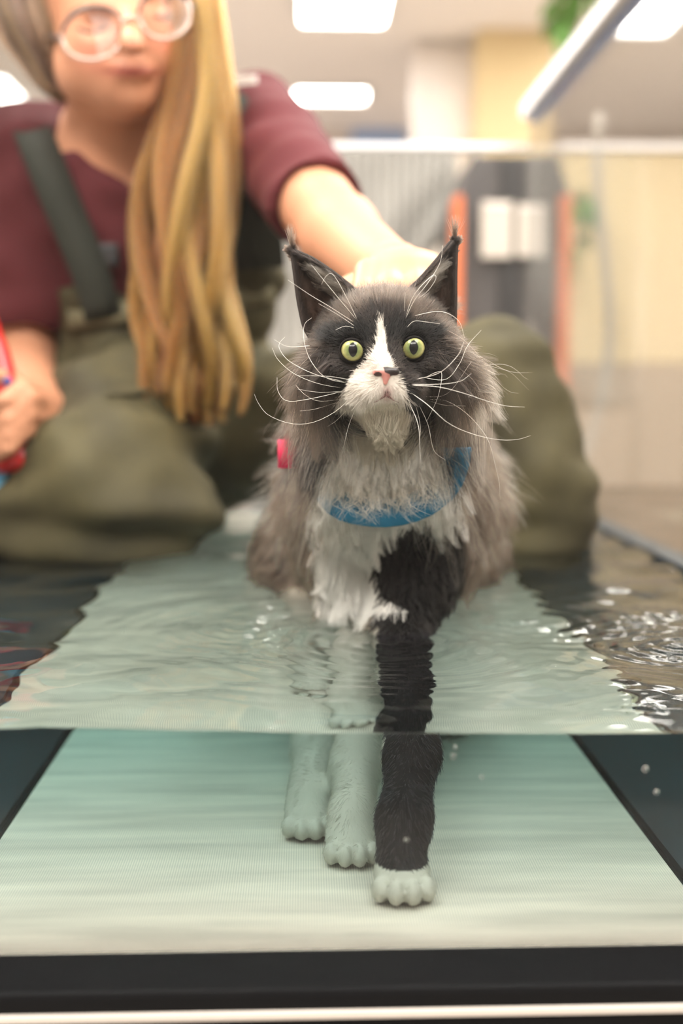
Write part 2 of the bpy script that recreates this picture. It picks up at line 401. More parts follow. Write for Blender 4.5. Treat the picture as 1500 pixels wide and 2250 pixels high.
for a, b_, t, s_, lb in ((1058, 1124, 442, 566, 'larger'), (1137, 1196, 448, 564, 'smaller')):
    x0, z0 = zx(a, t, 2.57); x1, z1 = zx(b_, s_, 2.57)
    sh = MB().box((x0, 2.568, z1), (x1, 2.572, z0)).build('paper_sheet', m_paper)
    tag(sh, lb + (' white paper sheet on the left half' if lb == 'larger' else ' white paper sheet on the right half') + ' of the dark locker', 'paper', 'paper sheets on the locker')
    MB().box((x0 + .01, 2.566, z0 - .012), (x1 - .01, 2.569, z0 - .006)).build('tape', m_white, sh)

# beige screen behind the side pane
x0, z0 = zx(1236, 330, 3.3)
sc = empty('partition_screen', (x0 + .8, 3.3, FLOOR), label='beige standing screen with greyish lower panel behind the right tank wall', cat='screen')
_, zm = zx(1236, 800, 3.3)
MB().box((x0, 3.3, zm), (x0 + 1.5, 3.36, z0), .01).build('upper_panel', m_beige, sc)
MB().box((x0, 3.3, FLOOR + .06), (x0 + 1.5, 3.36, zm), .01).build('lower_panel', mat('mauve_panel', srgb(172, 152, 128), .7), sc)
MB().box((x0 - .01, 3.28, z0), (x0 + 1.52, 3.38, z0 + .02), .006).build('top_rail', m_white, sc)
for xx in (x0 + .05, x0 + 1.4): MB().box((xx, 3.2, FLOOR), (xx + .05, 3.46, FLOOR + .06), .01).build('foot', m_dark, sc)

# plants
m_leaf = mat('green_leaf', srgb(70, 120, 40), .5, var=((20, 20, 20), .6, srgb(110, 150, 60)))
m_stem = mat('green_stem', srgb(96, 110, 50), .6)
def leaf_mesh(L, W_):
    V, F = [], []; n = 6
    for i in range(n + 1):
        t = i / n; w_ = W_ * math.sin(math.pi * min(1, t * .95 + .03)) ** .8
        for sx in (-1, 0, 1): V.append((sx * w_, t * L, -.3 * L * t * t + (.12 * w_ if sx else 0)))
    for i in range(n):
        for k in (0, 1): F.append((i * 3 + k, i * 3 + k + 1, i * 3 + k + 4, i * 3 + k + 3))
    me = mesh('leaf', V, F); me.materials.append(m_leaf); return me
def trailing(name, root, ends, nleaf, L, W_, label, pot=None):
    r = empty(name, root, label=label, cat='plant'); lm = leaf_mesh(L, W_)
    if pot:
        pr = [(.05, 0), (.07, .01), (.085, .1), (.09, .105), (.08, .105), (.075, .09), (0, .088)]; V, F = [], []; n = 20
        for rr, zz in pr: V += [(root[0] + rr * math.cos(2 * math.pi * i / n), root[1] + rr * math.sin(2 * math.pi * i / n), root[2] + zz) for i in range(n)]
        F = [(j * n + i, j * n + (i + 1) % n, (j + 1) * n + (i + 1) % n, (j + 1) * n + i) for j in range(len(pr) - 1) for i in range(n)]
        put('pot', mesh('pot', V, F), m_white, r)
        for a_ in (0, 2.1, 4.2): MB().tube([np.array(root) + [.085 * math.cos(a_), .085 * math.sin(a_), .1], np.array(root) + [0, 0, .45], [root[0], root[1], CEIL]], .002, 5).build('hanger', m_white, r)
    s0 = np.array(root) + [0, 0, .1 if pot else 0]
    for e in ends:
        e = np.asarray(e, float); mid = (s0 + e) / 2 + [0, -.05, .08]
        P = spline([s0, mid, e], 14); MB().tube(P, .004, 6).build('stem', m_stem, r, True)
        for _ in range(nleaf):
            p = P[random.randrange(3, 14)]; o = bpy.data.objects.new('leaf', lm); COL.objects.link(o)
            o.parent = r; o.matrix_parent_inverse = world_of(r).inverted(); o.location = p
            o.rotation_euler = (random.uniform(-1.2, .3), random.uniform(-.5, .5), random.uniform(0, 6.28)); o.scale = [random.uniform(.7, 1.2)] * 3
pr = A(1240, -80, 4.3)
trailing('hanging_plant', pr, [A(x, y, 4.3 + dy) for x, y, dy in ((1215, 90, -.1), (1245, 60, .05), (1275, 20, 0), (1235, 115, -.05), (1300, -10, .1), (1225, 30, .1), (1260, 90, 0))], 16, .085, .022,
         'leafy green hanging plant in front of the beige pillar', pot=True)
vr = A(1275, 440, 3.1)
trailing('trailing_plant', (vr[0], 3.25, vr[2]), [A(x, y, 3.15) for x, y in ((1290, 560), (1265, 590), (1300, 520))], 7, .06, .02, 'small dull green sprig trailing down the beige screen')

# ================================================================== THE TREADMILL TANK
DEP = 0.1115
BX0, BX1, BY0, BY1 = -0.190, 0.212, 0.552, 1.64
m_frame = mat('black_frame', srgb(11, 11, 12), .55, spec=.12, bump=((40, 40, 40), .15, .002))
m_deck = mat('dark_deck', srgb(44, 54, 60), .5, var=((8, 8, 8), .5, srgb(34, 38, 42)))
m_alu = mat('pale_aluminium', srgb(205, 196, 186), .45, .25)
m_pane = thin_glass('tank_pane', (.995, .995, .99), .002, .12)
m_side = thin_glass('side_pane', (.975, .98, .97), .012, .55)
m_rail = mat('white_acrylic', srgb(250, 250, 252), .4)
m_railblue = mat('blue_acrylic', srgb(120, 160, 225), .25)
tk = empty('treadmill_tank', (0, 1.2, FLOOR), label='underwater treadmill tank with clear walls, black base and pale running belt', cat='tank')
TX0, TX1, TY0, TY1, TZ = -0.36, 0.36, 0.528, 1.86, 0.595
MB().box((TX0 - .03, .545, FLOOR), (TX1 + .03, TY1 + .03, -DEP - .012)).build('base', m_frame, tk)
f = MB(); f.box((TX0 - .03, .500, -.22), (TX1 + .03, .5395, -DEP + .0015), .003); f.build('front_frame', m_frame, tk)
MB().box((TX0 - .03, .4975, A(750, 2238, .498)[2]), (TX1 + .03, .5, A(750, 2222, .498)[2]), .0005).build('front_trim', m_alu, tk)
MB().box((TX0 - .03, .4985, FLOOR), (TX1 + .03, .53, -.22), .003).build('front_skirt', m_frame, tk)
for a, b_ in ((TX0 - .004, BX0 - .006), (BX1 + .006, TX1 + .004)):
    MB().box((a, .541, -DEP - .03), (b_, TY1, -DEP + .001)).build('side_deck', m_deck, tk)
MB().box((BX0 - .01, BY1 + .012, -DEP - .03), (BX1 + .01, TY1, -DEP + .001)).build('rear_deck', m_deck, tk)
for s_, x in ((-1, TX0), (1, TX1)):
    lo, hi = sorted((x - s_ * .012, x + s_ * .012))
    MB().box((lo, .5395, -DEP - .02), (hi, TY1 + .01, .0035), .002).build('side_wall', m_deck, tk)
    MB().box((x - .004, TY0, .003), (x + .004, TY1, TZ)).build('side_pane', m_side, tk)
    if s_ < 0: continue
    MB().box((x - .016, TY0, TZ - .004), (x + .014, TY1, TZ + .020), .003).build('top_rail', m_rail, tk)
    MB().box((x + .0, TY0, TZ - .009), (x + .013, TY1, TZ - .004), .001).build('rail_edge', m_railblue, tk)
MB().box((TX0, TY1 - .012, -DEP - .02), (TX1, TY1 + .012, .0035), .002).build('rear_wall', m_deck, tk)
MB().box((TX0, TY1 - .004, .003), (TX1, TY1 + .004, .545)).build('rear_pane', m_side, tk)
MB().box((TX0, TY1 - .009, .543), (TX1, TY1 + .009, .552), .002).build('rear_rail', m_rail, tk)
MB().box((TX0, .5285, -DEP - .001), (TX1, .5375, TZ + .05)).build('front_pane', m_pane, tk)
# belt
mb_ = bpy.data.materials.new('belt'); mb_.use_nodes = True
n, l = mb_.node_tree.nodes, mb_.node_tree.links; B = n['Principled BSDF']; B.inputs['Roughness'].default_value = .7
tc = n.new('ShaderNodeTexCoord'); sp = n.new('ShaderNodeSeparateXYZ'); l.new(tc.outputs['Object'], sp.inputs[0])
m1 = n.new('ShaderNodeMath'); m1.operation = 'MULTIPLY'; m1.inputs[1].default_value = 2 * math.pi / .00145; l.new(sp.outputs[0], m1.inputs[0])
m2 = n.new('ShaderNodeMath'); m2.operation = 'SINE'; l.new(m1.outputs[0], m2.inputs[0])
m3 = n.new('ShaderNodeMapRange'); m3.inputs[1].default_value = -1; m3.inputs[2].default_value = 1; m3.inputs[3].default_value = .80; m3.inputs[4].default_value = 1.03; l.new(m2.outputs[0], m3.inputs[0])
mp = n.new('ShaderNodeMapping'); mp.inputs['Scale'].default_value = (7, 42, 1); l.new(tc.outputs['Object'], mp.inputs[0])  # crosswise streaks paint water caustics and motion into the belt colour, besides stains
nz = n.new('ShaderNodeTexNoise'); nz.inputs['Scale'].default_value = 1; nz.inputs['Detail'].default_value = 5; l.new(mp.outputs[0], nz.inputs['Vector'])
m4 = n.new('ShaderNodeMapRange'); m4.inputs[1].default_value = .3; m4.inputs[2].default_value = .72; m4.inputs[3].default_value = .74; m4.inputs[4].default_value = 1.08; l.new(nz.outputs['Fac'], m4.inputs[0])
m5 = n.new('ShaderNodeMath'); m5.operation = 'MULTIPLY'; l.new(m3.outputs[0], m5.inputs[0]); l.new(m4.outputs[0], m5.inputs[1])
mx = n.new('ShaderNodeVectorMath'); mx.operation = 'SCALE'; mx.inputs[0].default_value = srgb(243, 230, 214); l.new(m5.outputs[0], mx.inputs[3]); l.new(mx.outputs[0], B.inputs['Base Color'])
V, F = [], []
pf = [(BY0 - .010 * math.sin(a) + .010, -DEP - .010 + .010 * math.cos(a)) for a in np.linspace(math.pi * .95, 0, 9)] + [(y, -DEP) for y in np.linspace(BY0 + .05, BY1 - .01, 12)] + [(BY1 + .010 * math.sin(a), -DEP - .010 + .010 * math.cos(a)) for a in np.linspace(0, math.pi * .95, 9)]
for y, z in pf: V += [(BX0, y, z), (BX1, y, z)]
F = [(2 * i, 2 * i + 1, 2 * i + 3, 2 * i + 2) for i in range(len(pf) - 1)]
put('belt', mesh('belt', V, F), mb_, tk, label='pale ribbed running belt')
# ------------------------------------------------------------------ water
m_water = bpy.data.materials.new('water'); m_water.use_nodes = True
n, l = m_water.node_tree.nodes, m_water.node_tree.links; n.clear()
o = n.new('ShaderNodeOutputMaterial'); gl = n.new('ShaderNodeBsdfGlass'); gl.inputs['IOR'].default_value = 1.33; gl.inputs['Roughness'].default_value = 0
va = n.new('ShaderNodeVolumeAbsorption'); va.inputs['Color'].default_value = (.32, .72, .74, 1); va.inputs['Density'].default_value = 2.9
l.new(gl.outputs[0], o.inputs['Surface']); l.new(va.outputs[0], o.inputs['Volume'])
xs = np.concatenate([np.linspace(TX0 + .006, BX0, 40)[:-1], np.linspace(BX0, .23, 190)[:-1], np.linspace(.23, TX1 - .006, 50)])
ys = np.concatenate([np.linspace(YW, 1.0, 300)[:-1], np.linspace(1.0, 1.4, 110)[:-1], np.linspace(1.4, TY1 - .006, 60)])
Xg, Yg = np.meshgrid(xs, ys, indexing='ij'); H = np.zeros_like(Xg)
wr = np.random.default_rng(11)
for lam, amp in ((.16, .0008), (.10, .0006), (.06, .00035), (.035, .0002), (.022, .0001)):
    for _ in range(4):
        a = wr.uniform(0, 6.28); k = 2 * math.pi / lam * wr.uniform(.8, 1.25); ph = wr.uniform(0, 6.28)
        H += (amp if lam > .05 else amp * np.interp(Xg, [-.2, -.02, .12, .3], [.25, .5, .85, .35])) / 1.6 * np.sin(k * (Xg * math.cos(a) + Yg * math.sin(a)) + ph + 1.2 * np.sin(9 * Xg + 7 * Yg + ph))
for cx, cy_, amp, lam, dec in ((.054, .735, .0013, .016, .06), (.040, .80, .0010, .020, .07), (.150, .80, .0010, .018, .05), (.24, .72, .0006, .014, .05), (-.045, .775, .0006, .014, .035), (.13, 1.0, .0008, .03, .1)):
    r_ = np.hypot((Xg - cx) * .85, Yg - cy_) + .004 * np.sin(25 * Xg + 31 * Yg)
    H += amp * np.sin(2 * math.pi * r_ / lam) * np.exp(-r_ / dec) * np.clip(r_ / .008, 0, 1)
H += .0012 * wr.normal() * np.exp(-((Xg - .25) / .05) ** 2 - ((Yg - .7) / .04) ** 2)
for px, py, sx, sy, amp, lam in ((590, 1355, .016, .010, .00042, .010), (1115, 1372, .030, .014, .00040, .011), (1370, 1425, .014, .008, .00036, .010), (1478, 1440, .009, .008, .00036, .009), (686, 1532, .006, .006, .00045, .012),
                               (1375, 1555, .016, .008, .00035, .010), (1085, 1325, .010, .008, .0004, .010), (1035, 1452, .006, .005, .0004, .008), (955, 1484, .005, .004, .0004, .009)):
    c = AZ(px, py, 0); g = np.exp(-((Xg - c[0]) / sx) ** 2 - ((Yg - c[1]) / sy) ** 2); k = 2 * math.pi / lam
    H += g * amp * (np.sin(k * (Yg + .35 * Xg) + 2 * np.sin(70 * Xg + px)) + .7 * np.sin(k * 1.3 * (Yg - .5 * Xg) + py) + .5 * np.sin(k * .8 * Xg + 40 * Yg))
fall = np.clip((Yg - YW) / .05, 0, 1); H = H * (.35 + .65 * fall)
front = np.interp(Xg, [-.36, -.17, -.13, -.06, .02, .2, .36], [.001, .001, .0035, .001, -.0018, -.0032, -.0022]); H += front * np.exp(-(Yg - YW) / .05)
H += .0012 * np.exp(-(Yg - YW) / .003)
nxg, nyg = Xg.shape; V = np.stack([Xg, Yg, H], -1).reshape(-1, 3)
I = np.arange(nxg * nyg).reshape(nxg, nyg); Q = np.stack([I[:-1, :-1], I[1:, :-1], I[1:, 1:], I[:-1, 1:]], -1).reshape(-1, 4)
zb = -DEP - .004; nb = len(V); bnd = np.concatenate([I[:-1, 0], I[-1, :-1], I[:0:-1, -1], I[0, :0:-1]])
low = V[bnd].copy(); low[:, 2] = zb; nn = len(bnd); ar = np.arange(nn); ar2 = (ar + 1) % nn
side = np.stack([bnd[ar], nb + ar, nb + ar2, bnd[ar2]], 1)
cen = np.array([[(TX0 + TX1) / 2, 1.2, zb]]); V = np.vstack([V, low, cen])
faces = [tuple(q) for q in Q.tolist()] + [tuple(q) for q in side.tolist()] + [(nb + nn, nb + int(b2), nb + int(b1)) for b1, b2 in zip(ar, ar2)]
me = bpy.data.meshes.new('water'); me.from_pydata(V.tolist(), [], faces)
sm_ = np.zeros(len(me.polygons), bool); sm_[:len(Q)] = True; me.polygons.foreach_set('use_smooth', sm_)
me.set_sharp_from_angle(angle=math.radians(40))
put('water', me, m_water, label='clear rippling greenish water filling the treadmill tank', kind='stuff')

# ================================================================== THE CAT
def toe_gaps(b, c, r):
    for dx, dy in ((-.52, -1.05), (0, -1.3), (.52, -1.05)):
        b.cap(np.asarray(c) + [dx * r, dy * r, r * .05], np.asarray(c) + [dx * r * .9, (dy + .28) * r, r * .95], .0010, .0006, .0022, cut=True)
def blend_paw(b, c, fwd, r, k=.004):      # four toes on a rounded paw, c = centre at the floor
    c = np.asarray(c, float)
    b.ell(c + [0, .004, r * .60], (r * .92, r * 1.05, r * .70), .006)
    for i, (dx, dy) in enumerate(((-.74, -.66), (-.27, -1.0), (.27, -1.0), (.74, -.66))):
        b.ell(c + [dx * r, dy * r * fwd, r * .46], (r * .29, r * .46, r * .42), .0022)
cb = Body((-.085, .585, -DEP - .001), (.215, 1.17, .265), .0018)
# trunk, haunches
CH = A(862, 1045, .815)
cb.chain([(A(845, 800, .735), .040), (A(852, 930, .765), .046), (CH, .054), (A(865, 1120, .865), .052)], .02)
cb.chain([(A(862, 1100, .86), .050), (A(848, 1150, .96), .056), (A(842, 1165, 1.06), .060)], .03)
cb.ell(A(660, 1240, 1.02), (.042, .080, .048), .03); cb.ell(A(992, 1240, 1.02), (.038, .080, .048), .03)
cb.ell(A(718, 1130, .87), (.026, .042, .050), .03); cb.ell(A(992, 1130, .87), (.026, .042, .050), .03)
# cat's right foreleg (white)
pawR = AW(772, 1842, .69); pawR[2] = -DEP
cb.chain([(A(770, 1120, .83), .036), (A(762, 1210, .832), .030), (A(785, 1310, .825), .023), (AZ(800, 1350, -.002), .019), (AW(782, 1680, .765), .0145), (AW(775, 1790, .71), .0125), (pawR + [0, .012, .016], .014)], .012)
blend_paw(cb, pawR, 1, .0165)
# cat's left foreleg (black, white paw)
pawL = AW(884, 1950, .622); pawL[2] = -DEP
cb.chain([(A(930, 1110, .82), .038), (A(925, 1200, .812), .036), (A(912, 1275, .80), .027), (AZ(882, 1372, .002), .020), (AW(905, 1660, .69), .0150), (AW(888, 1800, .648), .0140), (pawL + [.0, .012, .020], .0140)], .012)
blend_paw(cb, pawL, 1, .0172)
# hind legs
for px, Y in ((678, .745), (980, 1.02)):
    paw = AW(px, 1800 if px < 700 else 1700, Y); paw[2] = -DEP
    top = A(680, 1215, 1.0) if px < 700 else A(1005, 1215, 1.02)
    mid = AW(700, 1650, .86) if px < 700 else paw + [0, .03, .05]
    cb.chain([(top, .04), (mid + [0, .03, .035], .021), (mid, .0165), (paw + [0, .014, .016], .0145)], .015)
    blend_paw(cb, paw, 1, .0165)
for p_ in (pawL, pawR): toe_gaps(cb, p_, .0168)
# head
EYES = [A(773, 771, .6645), A(907, 766, .6645)]
cb.ell(A(842, 742, .708), (.0425, .046, .0275), .012)
cb.cap(A(838, 742, .672), A(847, 812, .651), .0125, .0082, .012)
cb.cap(A(845, 745, .690), A(848, 850, .672), .026, .018, .012)
for px, py in ((812, 856), (884, 853)): cb.ell(A(px, py, .6565), (.0125, .0115, .0095), .006)
cb.cap(A(849, 886, .668), A(850, 880, .69), .0085, .017, .006)
for px, py in ((752, 812), (944, 806)): cb.ell(A(px, py, .694), (.021, .022, .022), .014)
for px, py in ((775, 737), (903, 731)): cb.ell(A(px, py, .677), (.015, .010, .0058), .008)
for px, py in ((778, 806), (905, 801)): cb.ell(A(px, py, .671), (.013, .010, .0065), .008)
for px, py in ((738, 672), (938, 664)): cb.ell(A(px, py + 14, .738), (.016, .014, .014), .012)     # ear bases
for e in EYES:
    cb.ell(e + [0, -.0035, 0], (.0080, .0090, .0078), .002, cut=True)
cb.cap(A(847, 846, .642), A(848, 868, .645), .0008, .0012, .0015, cut=True)                    # philtrum
for s_ in (-1, 1):
    q_ = spline([A(848, 868, .646), A(848 + s_ * 28, 887, .648), A(848 + s_ * 58, 894, .656)], 5)
    for a_, c_ in zip(q_[:-1], q_[1:]): cb.cap(a_, c_, .0011, .0011, .0015, cut=True)
cV, cQ = cb.surface(2); cN = vnormals(cV, cQ)
cat_bvh = BVHTree.FromPolygons(cV.tolist(), cQ.tolist())
def onto(px, py, off=0.0):
    d = ray(px, py); d = d / np.linalg.norm(d)
    h = cat_bvh.ray_cast(Vector(C0), Vector(d))
    return None if h[0] is None else np.array(h[0]) - d * off

BLAZE = [(836, 700), (842, 715), (848, 745), (849, 772), (857, 785), (864, 803), (874, 826), (886, 848), (895, 872), (890, 888), (850, 884), (800, 894), (765, 908), (745, 893), (752, 868), (770, 843), (781, 815), (796, 803), (809, 787), (823, 765), (829, 740), (832, 715)]
BIB = [(775, 893), (850, 884), (905, 893), (940, 930), (975, 985), (1000, 1060), (960, 1120), (880, 1160), (830, 1165), (822, 1250), (838, 1315), (900, 1345), (735, 1350), (700, 1290), (690, 1210), (715, 1140), (695, 1090), (712, 1020), (745, 960)]
LEGB = [(850, 1130), (960, 1080), (1015, 1100), (1020, 1330), (985, 1440), (800, 1440), (835, 1310), (812, 1240), (828, 1170)]
DK, GR, WH, BK = np.array(srgb(25, 20, 17)), np.array(srgb(76, 65, 55)), np.array(srgb(228, 221, 211)), np.array(srgb(10, 9, 8))
def coat(P):
    p = PX(P); n = len(P); x, y = p[:, 0], p[:, 1]
    # coarse colour: dark mask on the face, paler smoke on ruff and flanks
    rr = np.hypot((x - 842) / 165, (y - 775) / 130)
    mix = np.clip((rr - .72) / .5, 0, 1)[:, None]
    c = DK * (1 - mix) + GR * .80 * mix
    flank = ((y > 960) & (P[:, 1] > .80))[:, None]; c = np.where(flank, np.array(srgb(64, 53, 43)), c)
    crown = ((y < 735) & (P[:, 1] < .8))[:, None]; c = np.where(crown, DK * .75 + GR * .35, c)
    star = (np.hypot((x - 842) / 62, (y - 712) / 36) < 1)[:, None]; c = np.where(star, DK * .75, c)
    brow = ((np.hypot((x - 770) / 70, (y - 735) / 24) < 1) | (np.hypot((x - 905) / 66, (y - 730) / 24) < 1))[:, None]; c = np.where(brow, BK * 1.1, c)
    under = ((np.hypot((x - 722) / 34, (y - 935) / 75) < 1) | (np.hypot((x - 968) / 30, (y - 930) / 75) < 1))[:, None]; c = np.where(under, BK * 1.2, c)
    lip = in_poly(p, [(886, 845), (915, 865), (935, 890), (925, 905), (893, 897)])[:, None]; c = np.where(lip, BK, c)
    front = P[:, 1] < .88
    pk_ = np.exp(-((x - 850) / 11) ** 2 - ((y - 862) / 15) ** 2)[:, None] * .75
    c = np.where((in_poly(p, LEGB) & front)[:, None], BK * 1.15, c)
    white = (in_poly(p, BLAZE) & (P[:, 1] < .70)) | (in_poly(p, BIB) & front)
    chin = in_poly(p, [(780, 893), (850, 884), (900, 893), (925, 930), (880, 960), (800, 960), (765, 930)])
    wcol = np.where(chin[:, None], np.array(srgb(214, 207, 190)), np.where((y > 930)[:, None], np.array(srgb(250, 247, 241)), WH)); wcol = wcol * (1 - pk_) + np.array(srgb(158, 100, 98)) * pk_
    c = np.where(white[:, None], wcol, c)
    wet = (P[:, 2] < .004) & ~((P[:, 1] > .93) & (P[:, 2] > -.03))
    dl = wet & (np.abs(P[:, 0] - np.interp(P[:, 1], [.62, .69, .735, .80], [pawL[0], AW(905, 1660, .69)[0], AZ(882, 1372, 0)[0], A(912, 1275, .80)[0]])) < .022) & (P[:, 1] < .80) & ~((P[:, 0] < .052) & (P[:, 1] > .69) & (P[:, 0] < pawR[0] + .02))
    c = np.where(wet[:, None], np.array(srgb(206, 201, 188)), c)
    c = np.where((dl & (P[:, 2] > -DEP + .0175))[:, None], np.array(srgb(20, 19, 24)), c)
    return c, white
ccol, cwhite = coat(cV)
m_skin = mat('cat_skin', (1, 1, 1), .85, attr='col', spec=.2)
ct = put('cat', mesh('cat', cV, cQ, col=ccol * np.where((ccol.mean(1) > .4)[:, None], .9, .35)), m_skin)  # skin under the dark coat darkened to paint shade between hairs
tag(ct, 'long-haired grey and white cat standing in the water in a blue harness', 'cat')
m_fur = hair_mat('cat_fur', .45, .5); m_furw = coat_mat('white_fur')

NOSE = A(848, 835, .630)
def fur(name, n, weight, fn, **kw):
    R, N = scatter(cV, cQ, cN, n, weight); R, N, D, L, lift, grav, rad, opt = fn(R, N)
    c, wh = coat(R); n = len(R)
    lo = np.sin(R @ np.array([410., 130., 260.]) + 2 * np.sin(R @ np.array([150., 90., -210.]))) * np.sin(R @ np.array([-270., 330., 190.]) + 1.3)
    hv = rng.random((n, 1)); wt = (c.mean(1, keepdims=True) > .4)
    m_ = np.where(wt, .86 + .16 * hv, np.where(hv < .18, 2.0, np.where(hv < .45, .45, .95)) * (1 + .38 * lo[:, None]))
    c = np.clip(c * m_, .003, .93)
    P = grow(R, N, D, L, lift, grav, **opt)
    wh = wh | (c.mean(1) > .45)
    if wh.any(): strands('pale_' + name, P[wh], rad[wh], c[wh], m_furw, ct, **kw)
    return strands(name, P[~wh], rad[~wh], c[~wh], m_fur, ct, **kw)
pv = PX(cV); eye_d = np.min([np.linalg.norm(cV - (e + [0, -.006, 0]), axis=1) for e in EYES], axis=0)
NT = A(848, 826, .645); nose_d = np.linalg.norm((cV - NT) * [1, .6, 1], axis=1)
facing = (cN @ np.array([0, -1.0, .1])) > -.45
dryw = cV[:, 2] > -.004
hd = np.exp(-(np.linalg.norm(cV - A(845, 780, .69), axis=1) / .075) ** 4)
headw = (hd > .25) & (pv[:, 1] < 930) & (eye_d > .0081) & (nose_d > .0052) & (cV[:, 1] < .755)
def head_fn(R, N):
    p = PX(R); ed = np.min([np.linalg.norm(R - e, axis=1) for e in EYES], axis=0); nd = np.linalg.norm(R - NT, axis=1)
    D = unit(R - NOSE)
    # away from the eyes close to them
    for e in EYES:
        k = np.exp(-(np.linalg.norm(R - e, axis=1) / .012) ** 2)[:, None]; D = unit(D * (1 - .6 * k) + .6 * k * unit(R - e))
    side = np.clip((np.abs(p[:, 0] - 842) - 75) / 90, 0, 1) * np.clip((p[:, 1] - 735) / 60, 0, 1)
    D = unit(D + side[:, None] * np.array([0, .1, -.7]) + np.sign(R[:, [0]] - A(842, 800, .68)[0]) * side[:, None] * np.array([[.3, 0, 0]]))
    chin = (p[:, 1] > 880)[:, None]; D = np.where(chin, unit(D + [0, -.2, -1.2]), D)
    L = .0035 + .0045 * np.clip((nd - .012) / .03, 0, 1) + .020 * side ** 1.3 + .004 * (p[:, 1] < 690)
    L = np.where((p[:, 1] > 845) & (np.abs(p[:, 0] - 848) < 24), np.minimum(L, .0022), L); L = np.where((p[:, 1] > 868) & (np.abs(p[:, 0] - 848) > 40) & (np.abs(p[:, 0] - 848) < 110), np.maximum(L, .0075), L)
    L = np.minimum(L, .0022 + (ed - .0082) * .62 + .0 * L) if False else np.where(ed < .016, np.minimum(L, .0028 + .15 * (ed - .008)), L)
    L = L * (.75 + .5 * rng.random(len(R)))
    return R, N, D, L, .28 + .25 * side, .10 + .15 * side, np.full(len(R), .000085), dict(k=6, jit=.20)
fur('face_fur', 85000, headw.astype(float), head_fn, kind='stuff')

# ruff: long smoky hair from the cheeks and neck sides, with a tuft flicking out to the right
ruffw = dryw & (cV[:, 1] < .86) & (pv[:, 1] > 740) & (pv[:, 1] < 1080) & ((np.abs(pv[:, 0] - 842) > 88)) & ~headw | (headw & (np.abs(pv[:, 0] - 842) > 110) & (pv[:, 1] > 760))
def ruff_fn(R, N):
    p = PX(R); s_ = np.sign(p[:, [0]] - 845)
    D = unit(np.array([0, .25, -1.0]) + s_ * np.array([[.30, 0, 0]]) + 0 * N)
    fl = np.exp(-((p[:, 0] - 1015) / 40) ** 2 - ((p[:, 1] - 775) / 35) ** 2)[:, None]
    D = unit(D * (1 - fl) + fl * np.array([1.0, .05, -.12]))
    L = (.030 + .016 * rng.random(len(R))) * np.clip((p[:, 1] - 690) / 130, .45, 1)
    L = L * (1 + .25 * fl[:, 0])
    return R, N, D, L, .40 + 0 * L, .16 - .1 * fl[:, 0], np.full(len(R), .00008), dict(k=9, clump=22, cl_size=.006, jit=.2, curl=.05)
fur('ruff_fur', 34000, ruffw.astype(float), ruff_fn, kind='stuff')

# bib of long pale wisps over the chest strap
bibw = dryw & (cV[:, 1] < .85) & (pv[:, 1] > 895) & (pv[:, 1] < 1075) & (np.abs(pv[:, 0] - (850 + (pv[:, 1] - 900) * .03)) < 70 + (pv[:, 1] - 890) * .42) & (cN[:, 1] < .1)
def bib_fn(R, N):
    p = PX(R); s_ = (p[:, [0]] - 850) / 140
    D = np.array([0, -.12, -1.0]) + s_ * np.array([[.32, 0, 0]])
    L = (.026 + .014 * rng.random(len(R))) * np.clip((p[:, 1] - 830) / 190, .30, 1)
    L *= np.clip((1062 + 24 * rng.random(len(R)) - (p[:, 0] > 930) * 50 - p[:, 1]) * .00031 / .042, .2, 1)
    return R, N, D, L, .55 + 0 * L, .10 + 0 * L, np.full(len(R), .000075), dict(k=11, clump=12, cl_size=.005, jit=.20, curl=.02 + .12 * np.clip((p[:, 1] - 980) / 70, 0, 1))
fur('bib_fur', 24000, bibw.astype(float), bib_fn, kind='stuff')

# single long guard hairs of lighter colour
guardw = dryw & (cV[:, 1] < .86) & (pv[:, 1] > 760) & (pv[:, 1] < 1120) & (np.abs(pv[:, 0] - 845) > 60) & (nose_d > .044)
def guard_fn(R, N):
    R_, N_, D, L, lift, grav, rad, opt = ruff_fn(R, N)
    return R, N, D, L * (.8 + .7 * rng.random(len(R))), lift * 1.2, grav, np.full(len(R), .00010), dict(k=10, clump=9, cl_size=.007, jit=.26, curl=.07)
def fur_pale(name, n, weight, fn, c0, c1):
    R, N = scatter(cV, cQ, cN, n, weight); R, N, D, L, lift, grav, rad, opt = fn(R, N); k = rng.random((n, 1))
    return strands(name, grow(R, N, D, L, lift, grav, **opt), rad, np.array(c0) * (1 - k) + np.array(c1) * k, m_furw if 'bib' in name else m_fur, ct, kind='stuff')
fur_pale('guard_hair', 3600, guardw.astype(float), guard_fn, srgb(120, 108, 94), srgb(190, 178, 160))
wispw = bibw & (pv[:, 1] > 985)
def wisp_fn(R, N):
    p = PX(R); D = np.array([0, -.22, -1.0]) + (p[:, [0]] - 850) / 140 * np.array([[.30, 0, 0]])
    L = np.clip((1135 - p[:, 1]) * .00029, .010, .040) * (.7 + .45 * rng.random(len(R)))
    return R, N, D, L, .75 + 0 * L, .10 + 0 * L, np.full(len(R), .00008), dict(k=12, clump=4, cl_size=.007, jit=.30, curl=.38)
fur_pale('bib_wisp', 1000, wispw.astype(float), wisp_fn, srgb(205, 198, 186), srgb(240, 234, 224))
tuftw = np.exp(-((pv[:, 0] - 1002) / 24) ** 2 - ((pv[:, 1] - 775) / 26) ** 2) * (cV[:, 1] < .735)
def tuft_fn(R, N):
    D = np.tile(np.array([1.0, -.05, -.22]), (len(R), 1)); L = .028 + .026 * rng.random(len(R))
    return R, N, D, L, .15 + 0 * L, .16 + 0 * L, np.full(len(R), .00009), dict(k=9, clump=30, cl_size=.006, jit=.16, curl=.03)
